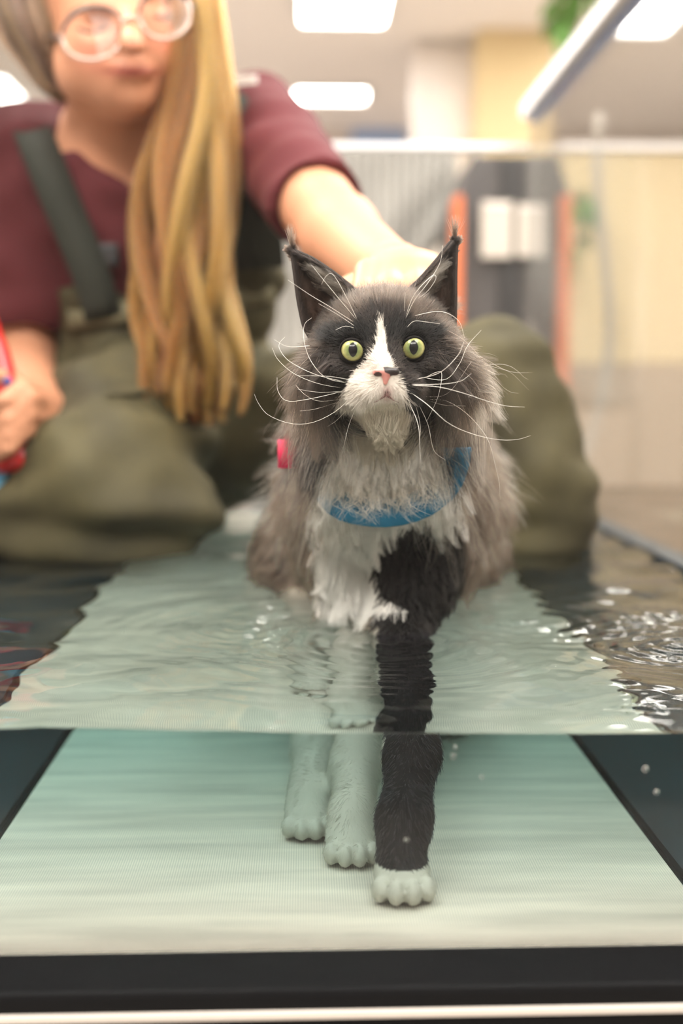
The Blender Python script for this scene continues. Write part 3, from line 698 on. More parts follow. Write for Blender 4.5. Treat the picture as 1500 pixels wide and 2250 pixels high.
fur_pale('cheek_tuft', 1600, tuftw, tuft_fn, srgb(110, 98, 85), srgb(190, 176, 158))

# body, upper legs
bodyw = dryw & facing & ((pv[:, 1] > 960) | (cV[:, 1] > .80)) & (cV[:, 1] < 1.12)
bodyw = bodyw * (1.0 + 2.0 * (cV[:, 1] < .88))
def body_fn(R, N):
    p = PX(R); front = R[:, 1] < .88
    D = np.where(front[:, None], np.array([0, .05, -1.0]), np.array([0, .55, -.8])) + .12 * np.sign(p[:, [0]] - 850) * np.array([[1.0, 0, 0]]) * ~front[:, None]
    leg = in_poly(p, LEGB) & front
    L = np.where(front, .020, .020) * (.7 + .6 * rng.random(len(R))); L = np.where(leg, .009 * (.7 + .6 * rng.random(len(R))), L)
    L = np.minimum(L, np.maximum(R[:, 2] * 1.25 + .005, .006))
    return R, N, D, L, np.where(leg, .6, .4), np.where(leg, .12, .2), np.where(front, .00009, .00013), dict(k=7, clump=24, cl_size=.007, jit=.25, curl=.06)
fur('body_fur', 75000, bodyw, body_fn, kind='stuff')
wetw = (cV[:, 2] < .006).astype(float)
def wet_fn(R, N):
    D = np.tile(np.array([0, .1, -1.0]), (len(R), 1)); L = np.where(R[:, 2] < -DEP + .02, .0021, .0034) * (.6 + .7 * rng.random(len(R)))
    L = np.minimum(L, np.maximum(.0012, R[:, 2] + DEP - .0005))
    return R, N, D, L, .35 + 0 * L, .1 + 0 * L, np.full(len(R), .00011), dict(k=5, jit=.14)
fur('wet_leg_fur', 30000, wetw, wet_fn, kind='stuff')

# ------------------------------------------------------------------ ears
m_ear = mat('ear_skin', (1, 1, 1), .7, attr='col', spec=.3)
EAR = {'l': dict(inner=[(800, 690), (792, 652), (745, 610), (690, 572), (655, 556), (643, 548)], outer=[(682, 742), (668, 715), (657, 665), (651, 620), (646, 580), (641, 548)]),
       'r': dict(inner=[(880, 690), (886, 652), (925, 612), (962, 570), (985, 540), (997, 528)], outer=[(996, 735), (998, 712), (999, 660), (999, 610), (1000, 565), (1001, 528)])}
def make_ear(key):
    e = EAR[key]; nu, nv = 17, 26; inn, out = spline(e['inner'], nv), spline(e['outer'], nv)
    V = []; Cc = []
    for j in range(nv):
        v = j / (nv - 1)
        for i in range(nu):
            u = i / (nu - 1); p = inn[j] * (1 - u) + out[j] * u
            bowl = math.sin(math.pi * u) ** .8
            Y = .694 + .010 * v + bowl * .022 * (1 - v) ** .7 + .006 * u * (1 - v)
            V.append(A(p[0], p[1], Y))
            rim = max(1 - min(u, 1 - u) * 5.5, 0); deep = bowl * (1 - v)
            pink = np.array(srgb(138, 92, 78)); dk = np.array(srgb(44, 37, 33))
            k = max(0, min(1, 1.7 * deep * (1 - .6 * abs(u - .62)) - rim - .25)); Cc.append(dk * (1 - k) + pink * k)
    Q = np.array([(j * nu + i, j * nu + i + 1, (j + 1) * nu + i + 1, (j + 1) * nu + i) for j in range(nv - 1) for i in range(nu - 1)])
    V = np.array(V)
    if key == 'r': Q = Q[:, ::-1]
    N = vnormals(V, Q)
    if N[:, 1].mean() > 0: Q = Q[:, ::-1]; N = -N
    o = put('ear', mesh('ear', V, Q, col=np.array(Cc)), m_ear, ct)
    s_ = o.modifiers.new('thickness', 'SOLIDIFY'); s_.thickness = .0016; s_.offset = -1
    # fur: short dark coat on the rim and the upper half, pale tufts out of the inner edge, long tip tuft
    tip = V[-nu * 2 + nu // 2]; base = (V[0] + V[nu - 1]) / 2; axis = unit(tip - base); sx = -1 if key == 'l' else 1
    G = V.reshape(nv, nu, 3); GN = N.reshape(nv, nu, 3)
    def pick(n, uf, vf):
        u, v = np.clip(uf(n), 0, 1) * (nu - 1), np.clip(vf(n), 0, 1) * (nv - 1); i, j = np.minimum(u.astype(int), nu - 2), np.minimum(v.astype(int), nv - 2); a, b = (u - i)[:, None], (v - j)[:, None]
        L = lambda X: (X[j, i] * (1 - a) + X[j, i + 1] * a) * (1 - b) + (X[j + 1, i] * (1 - a) + X[j + 1, i + 1] * a) * b
        return L(G), unit(L(GN)), u / (nu - 1), v / (nv - 1)
    sets = []
    R, N_, u, v = pick(7000, lambda n: rng.beta(.45, .5, n), lambda n: rng.random(n) ** .9)          # rims
    edge = np.where(u < .5, -1, 1) * sx
    D = axis[None] + np.stack([.25 * edge, 0 * edge, 0 * edge], 1); sets.append((grow(R, N_, D, (.0045 + .003 * rng.random(len(R))) * (1 - .88 * v), .3, 0, k=6, jit=.25), .00008, np.array(srgb(34, 28, 25))))
    R, N_, u, v = pick(3500, lambda n: rng.random(n), lambda n: .5 + .5 * rng.random(n) ** .7)     # upper face
    sets.append((grow(R, N_, np.tile(axis, (len(R), 1)), (.006 + .004 * rng.random(len(R))) * (1 - .55 * v ** 2), .3, 0, k=6, jit=.2), .00009, np.array(srgb(30, 25, 23))))
    R, N_, u, v = pick(1100, lambda n: .04 + .26 * rng.random(n), lambda n: .10 + .42 * rng.random(n))     # pale inner tufts
    D = np.stack([np.full(len(R), sx * .55), np.full(len(R), -.1), np.full(len(R), .75)], 1)
    sets.append((grow(R, N_, D, (.013 + .010 * rng.random(len(R))) * (1 - .6 * v), .45, .05, k=9, jit=.16, clump=9, cl_size=.004, curl=.05), .00006, np.array(srgb(176, 160, 140))))
    R, N_, u, v = pick(5000, lambda n: .08 + .84 * rng.random(n), lambda n: .30 + .62 * rng.random(n))  # dark coat inside, upper half
    sets.append((grow(R, N_, np.tile(axis + [sx * .35, -.05, 0], (len(R), 1)), (.009 + .006 * rng.random(len(R))) * (1 - .5 * v), .35, .0, k=7, jit=.18, clump=16, cl_size=.004), .00008, np.array(srgb(58, 47, 40))))
    R, N_, u, v = pick(360, lambda n: .06 + .3 * rng.random(n), lambda n: .30 + .25 * rng.random(n))        # pale streaks across
    D = np.stack([np.full(len(R), sx * .9), np.full(len(R), -.15), np.full(len(R), .5)], 1)
    sets.append((grow(R, N_, D, .009 + .007 * rng.random(len(R)), .6, .03, k=8, jit=.12, clump=12, cl_size=.004, curl=.04), .00009, np.array(srgb(196, 180, 160))))
    R, N_, u, v = pick(700, lambda n: .3 + .6 * rng.random(n), lambda n: .02 + .35 * rng.random(n))
    sets.append((grow(R, N_, np.tile(axis + [sx * .2, 0, 0], (len(R), 1)), .012 + .01 * rng.random(len(R)), .5, .02, k=8, jit=.22, clump=20, cl_size=.006), .00007, np.array(srgb(70, 54, 46))))
    R, N_, u, v = pick(190, lambda n: rng.random(n), lambda n: .965 + .035 * rng.random(n))            # lynx tip
    lean = np.array([-.12 if key == 'l' else .02, 0, 1.0])
    sets.append((R[:, None] + (np.linspace(0, 1, 8)[None, :, None] ** 1.0) * (.006 + .011 * rng.random((len(R), 1, 1))) * unit(lean + .13 * rng.normal(size=(len(R), 3)))[:, None] - np.linspace(0, 1, 8)[None, :, None] ** 2 * .6 * (R - tip)[:, None], .00007, np.array(srgb(44, 36, 30))))
    kmax = 8; PP, RR, CC = [], [], []
    for P, r_, c_ in sets:
        t = np.linspace(0, P.shape[1] - 1, kmax); i0 = np.minimum(t.astype(int), P.shape[1] - 2); f_ = (t - i0)[None, :, None]
        PP.append(P[:, i0] * (1 - f_) + P[:, i0 + 1] * f_); RR.append(np.full(len(P), r_)); CC.append(c_[None] * (.6 + .8 * rng.random((len(P), 1))))
    strands('ear_fur', np.concatenate(PP), np.concatenate(RR), np.concatenate(CC), m_fur, o, kind='stuff')
make_ear('l'); make_ear('r')

# ------------------------------------------------------------------ eyes
m_eye = bpy.data.materials.new('cat_eye'); m_eye.use_nodes = True
n, l = m_eye.node_tree.nodes, m_eye.node_tree.links; B = n['Principled BSDF']; B.inputs['Roughness'].default_value = .5; B.inputs['Specular IOR Level'].default_value = .1; B.inputs['Coat Weight'].default_value = .55; B.inputs['Coat Roughness'].default_value = .02
tc = n.new('ShaderNodeTexCoord'); sp = n.new('ShaderNodeSeparateXYZ'); l.new(tc.outputs['Object'], sp.inputs[0])
def mth(op, a, b=None):
    m = n.new('ShaderNodeMath'); m.operation = op
    for i, x in enumerate((a, b)):
        if x is None: continue
        if isinstance(x, (int, float)): m.inputs[i].default_value = x
        else: l.new(x, m.inputs[i])
    return m.outputs[0]
ER = .0078
x_, z_ = mth('DIVIDE', sp.outputs[0], ER), mth('DIVIDE', sp.outputs[2], ER)
r2 = mth('POWER', mth('ADD', mth('MULTIPLY', x_, x_), mth('MULTIPLY', z_, z_)), .5)
pz = mth('DIVIDE', z_, .54); px_ = mth('DIVIDE', x_, .33)
pup = mth('ADD', mth('POWER', mth('ABSOLUTE', px_), 1.7), mth('POWER', mth('ABSOLUTE', pz), 1.7))
rp = n.new('ShaderNodeValToRGB'); l.new(r2, rp.inputs[0]); cr = rp.color_ramp
for pos, c in ((.30, srgb(96, 112, 70)), (.52, srgb(128, 136, 84)), (.72, srgb(170, 168, 108)), (.80, srgb(118, 112, 66)), (.86, srgb(22, 18, 16))):
    e = cr.elements.new(pos); e.color = (*c, 1)
cr.elements.remove(cr.elements[0]); cr.elements.remove(cr.elements[-1])
nz = n.new('ShaderNodeTexNoise'); nz.inputs['Scale'].default_value = 900; l.new(tc.outputs['Object'], nz.inputs['Vector'])
hs = n.new('ShaderNodeHueSaturation'); l.new(rp.outputs[0], hs.inputs['Color']); l.new(mth('ADD', mth('MULTIPLY', nz.outputs['Fac'], .6), .65), hs.inputs['Value'])
st = n.new('ShaderNodeMapRange'); st.inputs[1].default_value = .92; st.inputs[2].default_value = 1.08; l.new(pup, st.inputs[0])
mx = n.new('ShaderNodeMix'); mx.data_type = 'RGBA'; l.new(st.outputs[0], mx.inputs[0]); mx.inputs[6].default_value = (.003, .003, .004, 1); l.new(hs.outputs[0], mx.inputs[7]); l.new(mx.outputs[2], B.inputs['Base Color'])
m_lid = mat('eye_rim', srgb(14, 11, 10), .7, spec=.12)
V, F = [], []; nu, nv = 32, 24
for j in range(nv + 1):
    for i in range(nu):
        a, b_ = math.pi * j / nv, 2 * math.pi * i / nu
        V.append((ER * math.sin(a) * math.cos(b_), -ER * 1.0 * math.cos(a), ER * math.sin(a) * math.sin(b_)))
F = [(j * nu + i, (j + 1) * nu + i, (j + 1) * nu + (i + 1) % nu, j * nu + (i + 1) % nu) for j in range(nv) for i in range(nu)]
em = mesh('eye', V, F); em.materials.append(m_eye)
for i, e in enumerate(EYES):
    o = bpy.data.objects.new('eye', em); COL.objects.link(o); o.parent = ct; o.location = e
    o.rotation_euler = (math.radians(-4), 0, math.radians(2 if i == 0 else -2))
    rimp = []
    for k in range(33):
        a = 2 * math.pi * k / 32; rx, rz = .0068, .0064 * (1 if math.sin(a) > 0 else 1.0)
        q = e + [rx * math.cos(a), 0, rz * math.sin(a) + (.0004 * math.cos(a) * (1 if i else -1))]
        q[1] = e[1] - math.sqrt(max(ER ** 2 - (q[0] - e[0]) ** 2 - (q[2] - e[2]) ** 2, 1e-8)) - .0002; rimp.append(q)
    MB().tube(rimp, [.00055 + .0004 * max(0, math.sin(2 * math.pi * k / 32)) + .0003 * max(0, math.cos(2 * math.pi * k / 32) * (1 if i == 0 else -1)) for k in range(33)], 8, False).build('eye_rim', m_lid, o, True)

# ------------------------------------------------------------------ nose leather, mouth
nb_ = Body(A(848, 826, .645) + np.array([-.011, -.008, -.009]), A(848, 826, .645) + np.array([.011, .010, .009]), .0004)
NY = .6445
nb_.ell(A(848, 815, NY + .001), (.0068, .0038, .0023), .002)
nb_.ell(A(830, 819, NY + .0015), (.0030, .0032, .0021), .0015); nb_.ell(A(866, 817, NY + .0015), (.0030, .0032, .0021), .0015)
nb_.cap(A(848, 820, NY), A(846.5, 841, NY + .0005), .0030, .0012, .002)
for s_, px in ((-1, 832), (1, 863)):
    nb_.cap(A(px, 824, NY - .0028), A(px + s_ * 8, 820, NY - .0010), .0014, .0008, .0006, cut=True)
nV, nQ = nb_.surface(1); q = PX(nV)
nc = np.tile(np.array(srgb(205, 138, 130)), (len(nV), 1)); bl = in_poly(q, [(841, 803), (880, 795), (885, 835), (862, 835), (855, 822), (845, 818)]); nc[bl] = srgb(38, 32, 32)
for px in (832, 863):
    k = (np.hypot((q[:, 0] - px - (3 if px > 848 else -2)) / 9, (q[:, 1] - 823) / 5.5) < 1); nc[k] = srgb(46, 20, 18)
put('nose', mesh('nose', nV, nQ, col=nc), mat('nose_leather', (1, 1, 1), .45, attr='col', bump=((900, 900, 900), .2, .0003)), ct, label='pink nose with a black patch')
m_lip = mat('lip', srgb(120, 78, 76), .6)
for s_ in (-1, 1):
    pts = []
    for x, y in ((848, 848), (848, 865), (848 + s_ * 10, 874), (848 + s_ * 22, 881), (848 + s_ * 34, 886)):
        h = onto(x, y, -.0004); pts.append(h if h is not None else A(x, y, .65))
    MB().tube(spline(pts, 12), [.0004] * 3 + [.0008] * 3 + [.0006] * 4 + [.0003] * 2, 8).build('lip', m_lip, ct, True)

# ------------------------------------------------------------------ whiskers
m_whisk = mat('whisker', srgb(245, 240, 232), .3)
WL = [[(520, 775), (400, 755), (240, 750)], [(500, 790), (380, 760), (300, 665), (270, 560), (275, 490), (310, 458)], [(490, 785), (330, 745), (200, 680), (150, 620), (148, 585), (175, 555)],
      [(470, 815), (340, 790), (220, 740), (140, 670), (110, 610)], [(490, 825), (320, 865), (190, 880), (140, 830), (135, 760)], [(460, 880), (330, 920), (250, 930)],
      [(510, 865), (420, 940), (310, 990), (200, 993), (90, 950), (40, 890), (20, 845)], [(540, 900), (500, 1000), (470, 1120)], [(500, 910), (440, 975), (390, 1010)], [(480, 830), (350, 835), (240, 820)],
      [(470, 870), (350, 880), (280, 850), (230, 800)], [(300, 600), (190, 603), (120, 568)],
      [(810, 795), (950, 795), (1060, 780), (1120, 740)], [(810, 800), (950, 808), (1080, 840), (1200, 880), (1300, 905), (1390, 910)], [(870, 770), (940, 735), (970, 745), (950, 860), (895, 980)],
      [(810, 835), (900, 900), (1000, 990), (1120, 1045), (1250, 1075), (1350, 1075), (1420, 1055)], [(870, 875), (980, 875), (1080, 930), (1160, 1010), (1210, 1090), (1240, 1200), (1262, 1300), (1265, 1380)],
      [(880, 870), (980, 900), (1090, 905)], [(870, 760), (990, 770), (1060, 690), (1100, 600), (1170, 520)], [(840, 770), (960, 735), (1050, 650), (1082, 580)], [(800, 880), (850, 1000), (860, 1150), (862, 1200)],
      [(835, 890), (860, 1000), (858, 1100)], [(850, 890), (900, 1000), (930, 1130), (990, 1180)], [(870, 860), (1000, 840), (1120, 680)]]
WB = [[(545, 475), (480, 340), (420, 240), (385, 245), (360, 290)], [(540, 470), (440, 350), (350, 240), (310, 190)], [(525, 480), (400, 400), (300, 340), (190, 265)], [(530, 500), (440, 440), (345, 385)],
      [(530, 510), (480, 500), (430, 520)], [(785, 465), (830, 370), (900, 280), (960, 180), (975, 90)], [(785, 455), (830, 340), (920, 245), (940, 260), (900, 320), (850, 360)], [(780, 430), (785, 330)],
      [(790, 510), (830, 475), (900, 480), (960, 488)], [(820, 450), (930, 427), (1000, 435), (1060, 480), (1085, 560)]]
def whisker(pts, name, back):
    pp = [(550 + u / 2.308, 500 + v / 2.308) for u, v in pts]; h = onto(*pp[0]); Y0 = h[1] if h is not None and h[1] < .72 else .66
    c = spline(pp, 20); arc = np.concatenate([[0], np.cumsum(np.linalg.norm(np.diff(c, axis=0), axis=1))]) * 2.6e-4
    P = [A(x, y, Y0 + .0008 - .010 * min(1, s / .02) + back * max(0, s - .02)) for (x, y), s in zip(c, arc)]
    MB().tube(P, [.00014 * (1 - .7 * i / len(P)) for i in range(len(P))], 5).build(name, m_whisk, ct, True)
for p_ in WL: whisker(p_, 'whisker', .30)
for p_ in WB: whisker(p_, 'brow_whisker', .10)

# ------------------------------------------------------------------ harness
m_strap = mat('blue_webbing', srgb(10, 108, 146), .65, bump=((1500, 1500, 1500), .5, .0006), var=((60, 60, 60), .25, srgb(8, 92, 128)))
m_pink = mat('pink_webbing', srgb(208, 22, 78), .6, bump=((1500, 1500, 1500), .5, .0006))
hn = empty('harness', CH + [0, -.05, -.03], label='blue webbing harness with pink loops worn around the cat\'s chest', cat='harness')
def strap(name, pts, w_, off, m, th=.0018, Yd=None):
    P = []
    for x, y in spline(pts, 18):
        h = onto(x, y, off); P.append(h if h is not None else (P[-1] if P else A(x, y, Yd or .80)))
    P = np.array(P)
    Ys = P[:, 1].copy()
    for _ in range(4): Ys[1:-1] = (Ys[:-2] + Ys[1:-1] + Ys[2:]) / 3
    xy = spline(pts, 18); P = np.array([A(xy[i, 0], xy[i, 1], Ys[i]) for i in range(18)])
    nr = [unit(C0 + [0, 0, -.05] - p + [0, .25, 0] + (p - [CH[0], CH[1] + .02, p[2]]) * 4) for p in P]
    return MB().ribbon(P, w_, nr, th).build(name, m, hn, True)
strap('chest_strap', [(722, 1078), (745, 1108), (790, 1122), (855, 1126), (925, 1108), (975, 1070), (996, 1025), (1003, 985)], .0190, .027, m_strap)
P = [A(x, y, Y) for x, y, Y in ((1008, 975, .80), (1017, 1005, .797), (1026, 1035, .80), (1030, 1052, .81))]
MB().ribbon(spline(P, 8), .0065, [np.array([.45, -1, .1])] * 8, .002).build('side_strap', m_strap, hn, True)
c = A(632, 997, .776); pr = []; V, F = [], []; n_ = 28
for z, r0 in ((-.0095, .0068), (.0095, .0068), (.0095, .0054), (-.0095, .0054)):
    V += [c + [r0 * math.cos(2 * math.pi * i / n_), r0 * math.sin(2 * math.pi * i / n_), z - .0] for i in range(n_)]
F = [(j * n_ + i, j * n_ + (i + 1) % n_, ((j + 1) % 4) * n_ + (i + 1) % n_, ((j + 1) % 4) * n_ + i) for j in range(4) for i in range(n_)]
lo = put('pink_loop', mesh('pink_loop', V, F), m_pink, hn, label='pink webbing loop')
MB().ribbon(spline([c + [.006, .0, -.002], c + [.02, .01, -.004], c + [.035, .03, -.01]], 6), .014, [np.array([.2, -1, .2])] * 6, .002).build('loop_band', m_pink, hn, True)
MB().ribbon(spline([A(1030, 1095, .83), A(1033, 1113, .825), A(1029, 1128, .83)], 6), .005, [np.array([.6, -1, 0])] * 6, .003).build('pink_tab', m_pink, hn, True)
MB().ribbon(spline([A(1016, 1150, .84), A(1022, 1172, .835), A(1018, 1196, .84)], 6), .006, [np.array([.6, -1, 0])] * 6, .003).build('pink_tab', m_pink, hn, True)

# ================================================================== THE PERSON IN THE TANK
m_skin_p = mat('skin', (1, 1, 1), .5, attr='col', spec=.35)
m_shirt = mat('maroon_cotton', srgb(84, 21, 28), .85, bump=((60, 60, 60), .25, .004))
m_wader = mat('olive_wader_fabric', srgb(84, 78, 52), .75, spec=.3, bump=((45, 45, 45), .3, .004), var=((9, 9, 9), .8, srgb(50, 47, 33)))
m_strapw = mat('grey_green_webbing', srgb(46, 48, 41), .8, spec=.3)
SHL, SHR = A(62, 345, 1.40), A(560, 280, 1.37)                  # shoulders as seen left and right
NECK, CHEST, WAIST, HIP = A(262, 300, 1.36), A(325, 480, 1.42), A(352, 740, 1.46), A(340, 930, 1.45)
ELR, WRR = A(746, 515, 1.08), A(868, 616, .865)
ELL_, WRL = A(44, 800, 1.40), A(78, 905, 1.20)
pb = Body((-.47, .72, -.10), (.32, 1.66, .60), .0042)
# head
HD = A(252, -10, 1.30)
pb.ell(HD, (.076, .095, .098), .02)
pb.ell(A(268, 95, 1.245), (.060, .058, .080), .02)
pb.cap(A(284, 196, 1.222), A(296, 206, 1.220), .022, .020, .018)
for x, y in ((175, 150), (372, 118)): pb.ell(A(x, y, 1.245), (.026, .034, .034), .02)
pb.cap(A(284, 30, 1.190), A(290, 92, 1.160), .0085, .0110, .008); pb.ell(A(291, 98, 1.157), (.0125, .011, .0100), .005)
for x in (274, 308): pb.ell(A(x, 104, 1.168), (.0072, .009, .0062), .004)
for x, y in ((208, 52), (362, 18)): pb.ell(A(x, y, 1.192), (.019, .012, .012), .006, cut=True)
pb.ell(A(288, 147, 1.196), (.027, .009, .0048), .008); pb.ell(A(290, 163, 1.197), (.020, .009, .0058), .008)
pb.cap(A(236, 152, 1.196), A(262, 157, 1.183), .0016, .0020, .003, cut=True); pb.cap(A(262, 157, 1.183), A(310, 153, 1.181), .0020, .0020, .003, cut=True); pb.cap(A(310, 153, 1.181), A(334, 141, 1.196), .0020, .0016, .003, cut=True)
pb.cap(A(245, 170, 1.30), NECK, .052, .058, .03)
# trunk (mostly under clothes)
pb.chain([(SHL + [.02, .02, -.02], .060), (NECK + [0, .02, -.045], .066), (SHR + [-.02, .02, -.02], .060)], .03)
pb.ell(CHEST, (.132, .095, .150), .05); pb.ell(WAIST, (.108, .09, .12), .05); pb.ell(HIP, (.130, .10, .09), .05)
# legs
KNL, ANL = A(235, 1075, 1.17), A(120, 1160, 1.42); KNR, ANR = A(1072, 850, 1.22), A(1130, 1120, 1.19)
pb.chain([(HIP + [-.08, 0, -.01], .080), (KNL, .062), (np.array([ANL[0], ANL[1], -.03]), .045)], .03)
pb.chain([(HIP + [.08, 0, -.01], .080), (KNR, .056), (ANR, .042)], .03)
# arms
pb.chain([(SHL, .052), (ELL_, .042), (WRL, .029)], .02)
pb.chain([(SHR, .050), (ELR, .0345), (WRR, .025)], .02)
# her left hand lies over the cat's nape
HN = A(878, 614, .835)
pb.cap(WRR, HN, .026, .021, .012); pb.ell(HN + [.004, -.012, .004], (.032, .036, .017), .010)
for i, dx in enumerate((-.026, -.010, .006, .021)):
    a = HN + [dx, -.036, .002]; m_ = a + [dx * .15, -.022, -.010 - .004 * abs(i - 1.5)]; e = m_ + [dx * .1, -.010, -.018]
    pb.chain([(HN + [dx * .7, -.01, .004], .0095), (a, .0092), (m_, .0084), (e, .0074)], .003)
pb.chain([(HN + [-.026, .012, -.002], .011), (HN + [-.048, -.010, -.012], .0095), (HN + [-.050, -.032, -.024], .0080)], .004)
# her right hand is closed round a red grip
FH = A(62, 918, 1.16)
pb.cap(WRL, FH, .030, .026, .012); pb.ell(FH, (.026, .030, .036), .012)
FG = [((48, 850), (8, 880), (-30, 905)), ((66, 872), (14, 922), (-24, 952)), ((64, 908), (18, 956), (-18, 982)), ((54, 944), (18, 986), (-10, 1004))]
for (k, m_, e) in FG:
    pb.chain([(A(k[0] + 22, k[1] + 14, 1.145), .0105), (A(*k, 1.108), .0086), (A(*m_, 1.092), .0078), (A(*e, 1.100), .0070)], .0015)
pb.chain([(A(60, 868, 1.17), .013), (A(24, 838, 1.135), .0108), (A(-12, 826, 1.118), .0095)], .006)
pV, pQ = pb.surface(2); pN = vnormals(pV, pQ); q = PX(pV)
SK = np.array(srgb(200, 142, 110)); pc = np.tile(SK, (len(pV), 1))
def dab(cx, cy_, rx, ry, c, k=.6, Y=1.26):
    g = np.exp(-((q[:, 0] - cx) / rx) ** 2 - ((q[:, 1] - cy_) / ry) ** 2) * (pV[:, 1] < Y) * k; pc[:] = pc * (1 - g[:, None]) + np.array(c) * g[:, None]
dab(286, 157, 58, 12, srgb(176, 78, 74), .9); dab(284, 155, 54, 3.5, srgb(96, 36, 34), .8); dab(200, 125, 40, 26, srgb(222, 130, 108), .5); dab(365, 90, 34, 26, srgb(222, 130, 108), .5); dab(292, 98, 18, 14, srgb(226, 150, 128), .5)
person = put('person', mesh('person', pV, pQ, col=pc), m_skin_p)
tag(person, 'person with long blonde hair and glasses in olive waders kneeling behind the cat', 'person')
p_bvh = BVHTree.FromPolygons(pV.tolist(), pQ.tolist())

# eyes and brows (looking down, lids lowered)
m_lash = mat('lash', srgb(60, 40, 30), .7); m_brow = mat('eyebrow', srgb(150, 112, 78), .8)
def pon(x, y, off=.0006):
    d = ray(x, y); d = d / np.linalg.norm(d); h = p_bvh.ray_cast(Vector(C0 + d * .7), Vector(d)); return (np.array(h[0]) if h[0] else A(x, y, 1.2)) - d * off
for pts in (((172, 62), (190, 70), (212, 70), (236, 58)), ((338, 34), (356, 38), (374, 32), (392, 18))):
    MB().tube(spline([pon(*p) for p in pts], 10), .0016, 6).build('eyelash', m_lash, person, True)
for pts in (((150, 34), (180, 16), (215, 14), (246, 22)), ((322, 2), (350, -14), (380, -20), (400, -16))):
    MB().tube(spline([pon(*p) for p in pts], 10), [.0015] + [.003] * 8 + [.0015], 6).build('eyebrow', m_brow, person, True)

# glasses
m_rim = mat('clear_acetate', srgb(196, 168, 152), .15, coat=.6); m_rimtop = mat('dark_acetate', srgb(88, 78, 80), .25)
m_lens = thin_glass('lens', (.97, .96, .97), .008, .4)
gl_ = empty('eyeglasses', A(285, 60, 1.17)); gl_.parent = person; gl_.matrix_parent_inverse = Matrix()
gl_['label'] = 'round clear-rimmed glasses'
for (cx, cy_, rx, ry, Yl) in ((206, 74, 70, 57, 1.166), (362, 32, 56, 54, 1.172)):
    ang = math.atan2(-42, 156); ring = []
    for k in range(41):
        a = 2 * math.pi * k / 40; ex, ey = rx * math.cos(a), ry * math.sin(a)
        ring.append(A(cx + ex * math.cos(ang) - ey * math.sin(ang), cy_ + ex * math.sin(ang) + ey * math.cos(ang), Yl + .00018 * abs(ex) * .5 - .00004 * ey))
    b = MB(); b.tube(ring, .0021, 8, False); r_ = b.build('rim', m_rim, gl_, True)
    MB().tube([p + np.array([0, -.0022, 0]) for p in ring[22:39]], .0017, 8).build('brow_line', m_rimtop, r_, True)
    c = np.mean(ring[:-1], axis=0); b = MB(); b.add([c + [0, -.003, 0]] + ring[:-1], [(0, 1 + i, 1 + (i + 1) % 40) for i in range(40)]); b.build('lens', m_lens, r_, True)
MB().tube(spline([A(272, 52, 1.168), A(287, 38, 1.160), A(306, 42, 1.166)], 8), .0022, 8).build('bridge', m_rim, gl_, True)
MB().tube(spline([A(138, 84, 1.175), A(122, 82, 1.21), A(108, 70, 1.30)], 8), .0024, 8).build('temple', m_rimtop, gl_, True)
MB().tube(spline([A(418, 14, 1.178), A(426, 10, 1.21), A(430, 0, 1.30)], 8), .0024, 8).build('temple', m_rimtop, gl_, True)

# t-shirt
ts = Body((-.47, .95, -.02), (.32, 1.66, .56), .0048); o_ = .009
ts.chain([(SHL + [.02, .02, -.02], .060 + o_), (NECK + [0, .025, -.05], .062 + o_), (SHR + [-.02, .02, -.02], .060 + o_)], .03)
ts.ell(CHEST, (.132 + o_, .095 + o_, .150), .05); ts.ell(WAIST, (.108 + o_, .09 + o_, .12), .05); ts.ell(HIP, (.128, .10, .09), .05)
CL = SHL + (ELL_ - SHL) * .70; CR = SHR + (ELR - SHR) * .84
ts.chain([(SHL, .064), (CL, .066)], .03); ts.chain([(SHR, .060), (CR, .0475)], .03)
dL, dR = unit(ELL_ - SHL), unit(ELR - SHR)
ts.cap(CL + dL * .085, CL + dL * .18, .078, .09, .002, cut=True); ts.cap(CR + dR * .03, CR + dR * .16, .068, .085, .002, cut=True)
ts.cap(A(256, 190, 1.29), A(312, 395, 1.325), .070, .026, .006, cut=True); ts.cap(A(252, 190, 1.36), NECK + [0, 0, .02], .066, .06, .006, cut=True)
V, Q = ts.surface(2); N = vnormals(V, Q)
fold = .0022 * np.sin(V @ np.array([60., 25., 45.]) + 2 * np.sin(V @ np.array([18., 9., -30.]))) + .0015 * np.sin(V @ np.array([-30., 60., 95.]))
put('t_shirt', mesh('t_shirt', V + N * fold[:, None], Q), m_shirt, person)

# chest waders: bib, seat, legs
wd = Body((-.47, .95, -.11), (.36, 1.66, .50), .0048); o_ = .020
wd.ell(CHEST + [0, 0, -.03], (.128 + o_, .095 + o_, .15), .05); wd.ell(WAIST, (.112 + o_, .098 + o_, .13), .05); wd.ell(HIP, (.135 + o_, .11 + o_, .10), .05)
wd.half(A(330, 655, 1.32), (0.12, -.1, 1), .01)
BR = A(585, 520, 1.40); wd.cap(A(535, 330, 1.37), A(548, 640, 1.40), .040, .042, .03)        # side piece below the strap on her left
wd.chain([(HIP + [-.08, 0, -.01], .100), (HIP * .45 + KNL * .55 + [0, -.01, .028], .088), (KNL + [-.01, 0, -.005], .082), (KNL + [-.06, .04, -.035], .075), (np.array([ANL[0], ANL[1], -.04]), .06)], .04)
wd.ell(A(180, 1120, 1.19), (.115, .07, .060), .04); wd.ell(A(330, 1130, 1.18), (.070, .065, .05), .04)
wd.chain([(HIP + [.08, 0, -.01], .100), (KNR + [-.06, .05, -.03], .078), (KNR, .066), (KNR * .5 + ANR * .5 + [.012, 0, 0], .066), (ANR + [.012, 0, .01], .068), (ANR + [.012, 0, -.10], .06)], .03)
V, Q = wd.surface(2); N = vnormals(V, Q)
